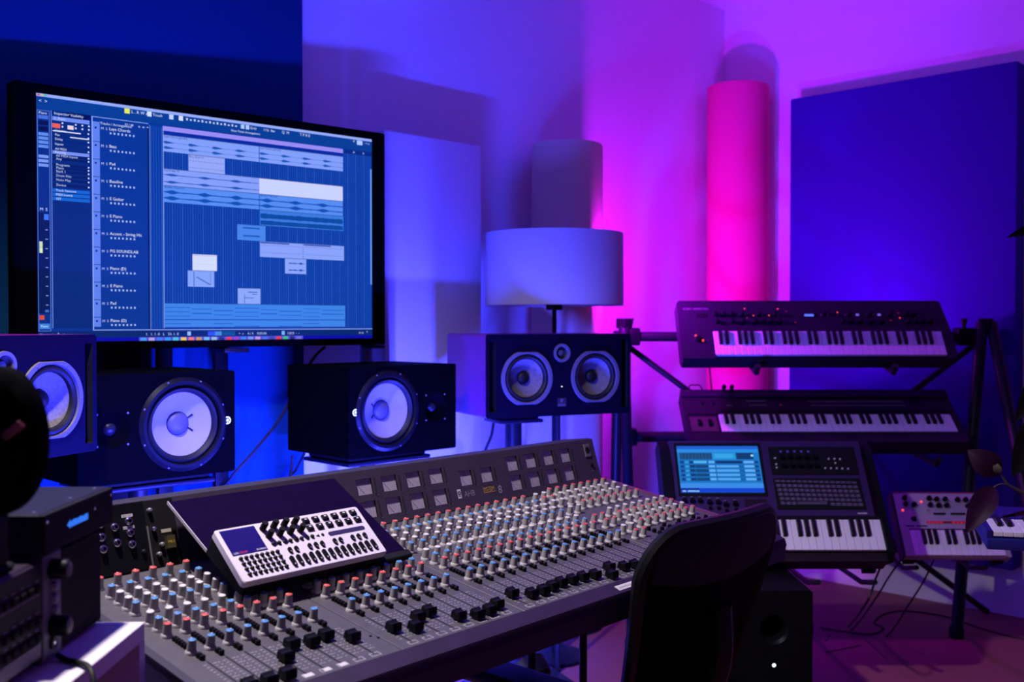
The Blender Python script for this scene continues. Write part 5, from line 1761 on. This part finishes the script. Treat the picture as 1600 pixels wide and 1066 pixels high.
def cup(name, y0, y1, y2, m_, sx_, sz_, par, cx=cx):
    mm = MB()
    n_ = 36
    rings = [(0.001, y0), (0.55, y0 + (y1 - y0) * 0.15), (0.86, y0 + (y1 - y0) * 0.45), (1.0, y1), (1.0, y2), (0.9, y2)]
    vs_, fs_ = [], []
    for s_, y in rings:
        for i in range(n_):
            a_ = 2 * PI * i / n_
            vs_.append((cx + sx_ * s_ * math.cos(a_), y, cz + sz_ * s_ * math.sin(a_)))
    for a_ in range(len(rings) - 1):
        for i in range(n_):
            j = (i + 1) % n_
            fs_.append((a_ * n_ + i, a_ * n_ + j, (a_ + 1) * n_ + j, (a_ + 1) * n_ + i))
    fs_.append(tuple((len(rings) - 1) * n_ + i for i in reversed(range(n_))))
    mm.add(vs_, fs_)
    return mm.build(name, m_, par)


cup('ear_cup', 0.925, 0.945, 0.965, VINYL, 0.044, 0.070, hp)
cup('ear_pad', 0.962, 0.968, 0.985, RUBBER, 0.040, 0.064, hp, cx - 0.022)
cup('ear_cup', 1.060, 1.045, 1.025, CHAIRP, 0.044, 0.070, hp, cx - 0.056)
cup('ear_pad', 1.028, 1.020, 1.005, RUBBER, 0.042, 0.067, hp, cx - 0.045)
MB().cyl((cx + 0.004, 0.940, cz - 0.006), (cx + 0.004, 0.908, cz - 0.006), 0.0165, 0.015, 20).build('pivot', BLACK, hp)
MB().lathe([(0.0165, 0), (0.0175, 0.002), (0.0165, 0.004)], 20, T(cx + 0.004, 0.912, cz - 0.006) @ FRONT).build('pivot_ring', RINGG, hp)
MB().rbox(-0.011, 0.011, -0.003, 0.003, -0.004, 0.004, 0.001, 1, T(cx + 0.026, 0.930, cz + 0.012) @ RY(R(-38))).build('red_tab', mat('red_tab', (0.14, 0.012, 0.02), 0.5), hp)
MB().tube([(cx, 0.935, cz), (cx - 0.06, 0.93, cz + 0.005), (cx - 0.15, 0.945, cz + 0.01), (cx - 0.19, 0.99, cz + 0.01), (cx - 0.17, 1.04, cz + 0.01), (cx - 0.11, 1.055, cz + 0.005), (cx - 0.056, 1.05, cz)], 0.011, 8).build('head_band', CHAIRP, hp)

# cable lying on the shelf
def cable(label, pts, r_, m_=RUBBER, group='loose cables around the desk', name='cable'):
    return MB().tube(pts, r_, 8).build(name, m_, label=label, cat='cable', group=group)


cable('black cable curling over the edge of the white shelf', [G(-0.500, 1.120, 0.785), G(-0.487, 1.110, 0.7835), G(-0.470, 1.100, 0.7838), G(-0.452, 1.085, 0.784), G(-0.440, 1.070, 0.772), G(-0.432, 1.045, 0.72), G(-0.435, 1.03, 0.60)], 0.0032)

# ------------------------------------------------------------------ plant at the right edge
pl = thing('potted_plant', 'dark purple leaved plant reaching in at the right edge', 'plant', T(*G(1.42, 2.02, 0).xy, 0))
pb_ = G(1.42, 2.02, 0)


def pr_(p):
    return Vector((p.x - pb_.x, p.y - pb_.y, p.z))


MB().lathe([(0.09, 0), (0.12, 0.22), (0.125, 0.24), (0.112, 0.24), (0.108, 0.215)], 28, None, None, True, False).lathe([(0.109, 0.215), (0.001, 0.22)], 28).build('pot', POTM, pl)


def leaf(a, b, wd, m_, bend=0.02, up=None, par=pl, fold=0.25):
    a, b = Vector(a), Vector(b)
    ax = b - a
    L = ax.length
    ax.normalize()
    view = Vector((0, 0, ZC)) - (a + pb_)
    up = up or view.normalized()
    side = ax.cross(up).normalized()
    up = side.cross(ax).normalized()
    n_ = 10
    vs_, fs_ = [], []
    for k_ in range(2):
        for i in range(n_ + 1):
            t_ = i / n_
            ww = wd * math.sin(PI * min(1, t_ * 0.97 + 0.03)) ** 0.75 * (1.15 - 0.45 * t_)
            c_ = a + ax * L * t_ + up * (bend * math.sin(PI * t_) - 0.0012 * k_)
            for s_ in (-1, -0.5, 0, 0.5, 1):
                vs_.append(c_ + side * ww * s_ + up * ww * fold * abs(s_))
    q_ = 5 * (n_ + 1)
    for i in range(n_):
        for j in range(4):
            f_ = (i * 5 + j, i * 5 + j + 1, (i + 1) * 5 + j + 1, (i + 1) * 5 + j)
            fs_ += [f_, tuple(q_ + x for x in reversed(f_))]
    return MB().add(vs_, fs_).build('leaf', m_, par, smooth=60)


Wp = lambda x, y, d: pr_(W(x, y, d))
dp = 2.15
st1 = MB().tube([Vector((0, 0, 0.20)), Wp(1760, 900, 2.1), Wp(1660, 815, dp), Wp(1600, 772, dp), Wp(1575, 757, dp), Wp(1562, 737, dp)], lambda t_: 0.006 - 0.004 * t_, 7).build('stem', STEMM, pl)
MB().tube([Wp(1578, 758, dp), Wp(1562, 757, dp), Wp(1551, 763, dp)], 0.0016, 6).build('stem', STEMM, pl)
leaf(Wp(1563, 740, dp), Wp(1512, 703, dp + 0.02), 0.030, LEAF, 0.012)
leaf(Wp(1561, 740, dp - 0.004), Wp(1554, 722, dp - 0.004), 0.009, LEAFB, 0.004)
leaf(Wp(1552, 761, dp), Wp(1509, 834, dp - 0.03), 0.027, LEAF, 0.015, None, pl, 0.35)
leaf(Wp(1625, 352, dp), Wp(1573, 371, dp), 0.010, LEAFD, 0.008)
leaf(Wp(1640, 640, dp), Wp(1582, 745, dp), 0.034, LEAFD, 0.02)
leaf(Wp(1650, 560, dp + 0.03), Wp(1586, 660, dp + 0.03), 0.026, LEAFD, 0.02)
leaf(Wp(1650, 792, dp), Wp(1562, 809, dp), 0.006, LEAF, 0.01)
MB().tube([Vector((0, 0, 0.20)), Wp(1720, 820, 2.1), Wp(1680, 600, dp), Wp(1650, 420, dp), Wp(1625, 352, dp)], lambda t_: 0.007 - 0.004 * t_, 7).build('stem', STEMM, pl)
for x, y, x2, y2, w_ in ((1690, 640, 1640, 640, 0.0015), (1690, 660, 1650, 560, 0.0015), (1700, 760, 1650, 792, 0.0015)):
    MB().tube([Wp(x, y, dp), Wp((x + x2) / 2, (y + y2) / 2 - 5, dp), Wp(x2, y2, dp)], w_, 6).build('stem', STEMM, pl)
for k_ in range(8):
    a_ = 0.7 * k_
    b0 = Vector((0.02 * math.cos(a_), 0.02 * math.sin(a_), 0.24 + 0.05 * k_))
    e_ = pr_(G(1.46 + 0.16 * math.cos(a_), 2.0 + 0.14 * math.sin(a_), 0.45 + 0.11 * k_))
    leaf(b0 + (e_ - b0) * 0.35, e_, 0.035, LEAF if k_ % 2 else LEAFD, 0.02, Vector((0, 0, 1)))

# ------------------------------------------------------------------ loose cables
wallg = 'cables hanging behind the desk'
cable('thin cable running from the screen down to the left along the wall', [W(508, 542, 3.05), W(486, 566, 3.05), W(440, 650, 2.98), W(400, 702, 2.92), W(360, 748, 2.88), W(335, 800, 2.85), W(330, 1000, 2.8)], 0.0045)
cable('cable hanging below the left end of the middle speaker', [W(457, 712, 2.98), W(456, 728, 2.98), W(453, 760, 2.96), W(450, 900, 2.9)], 0.004)
cable('slanted cable below the middle speaker near the navy panel edge', [W(476, 708, 3.05), W(462, 735, 3.05), W(450, 760, 3.0), W(440, 900, 2.95)], 0.004)
cable('cable hanging from the left corner of the lamp side speaker', [W(772, 652, 3.30), W(768, 680, 3.30), W(757, 708, 3.30), W(745, 760, 3.3), W(740, 1000, 3.2)], 0.0045)
cable('thick slanted cable below the lamp side speaker', [W(812, 655, 3.36), W(803, 678, 3.36), W(791, 706, 3.36), W(770, 770, 3.3), W(765, 1000, 3.2)], 0.006)
fz = 0.006


def fl(px, py):
    d_ = (ZC - fz) * FOC / (py - 505)
    return W(px, py, d_)


cable('black cable looping over the floor below the small synth', [fl(1282, 982), fl(1320, 988), fl(1360, 992), fl(1380, 983), fl(1366, 973), fl(1385, 959), fl(1420, 956), fl(1480, 965), fl(1540, 985), fl(1600, 1000), fl(1660, 1004)], 0.0045)
cable('thin cable drooping from the workstation keyboard to the floor', [W(1382, 872, 3.25), W(1368, 905, 3.2), W(1355, 940, 3.1), fl(1325, 980), fl(1290, 1002)], 0.0035)
cable('thin cable drooping from the small synth down to the left', [W(1415, 865, 3.45), W(1390, 900, 3.4), W(1365, 940, 3.3), fl(1330, 985), fl(1295, 995)], 0.003)
cable('cable falling from the middle of the small synth to the floor', [W(1462, 868, 3.45), W(1445, 905, 3.4), W(1420, 945, 3.35), fl(1385, 995), fl(1340, 1010), fl(1290, 1020)], 0.003)
cable('thin cable hanging behind the keyboards beside the pink bass trap', [W(1107, 560, 3.95), W(1110, 590, 3.98), W(1113, 640, 4.05), W(1115, 800, 4.1)], 0.003)
cable('small cable loop standing up behind the middle keyboard', [W(1072, 640, 4.06), W(1076, 606, 4.06), W(1085, 602, 4.06), W(1096, 606, 4.06), W(1104, 640, 4.06)], 0.0025)
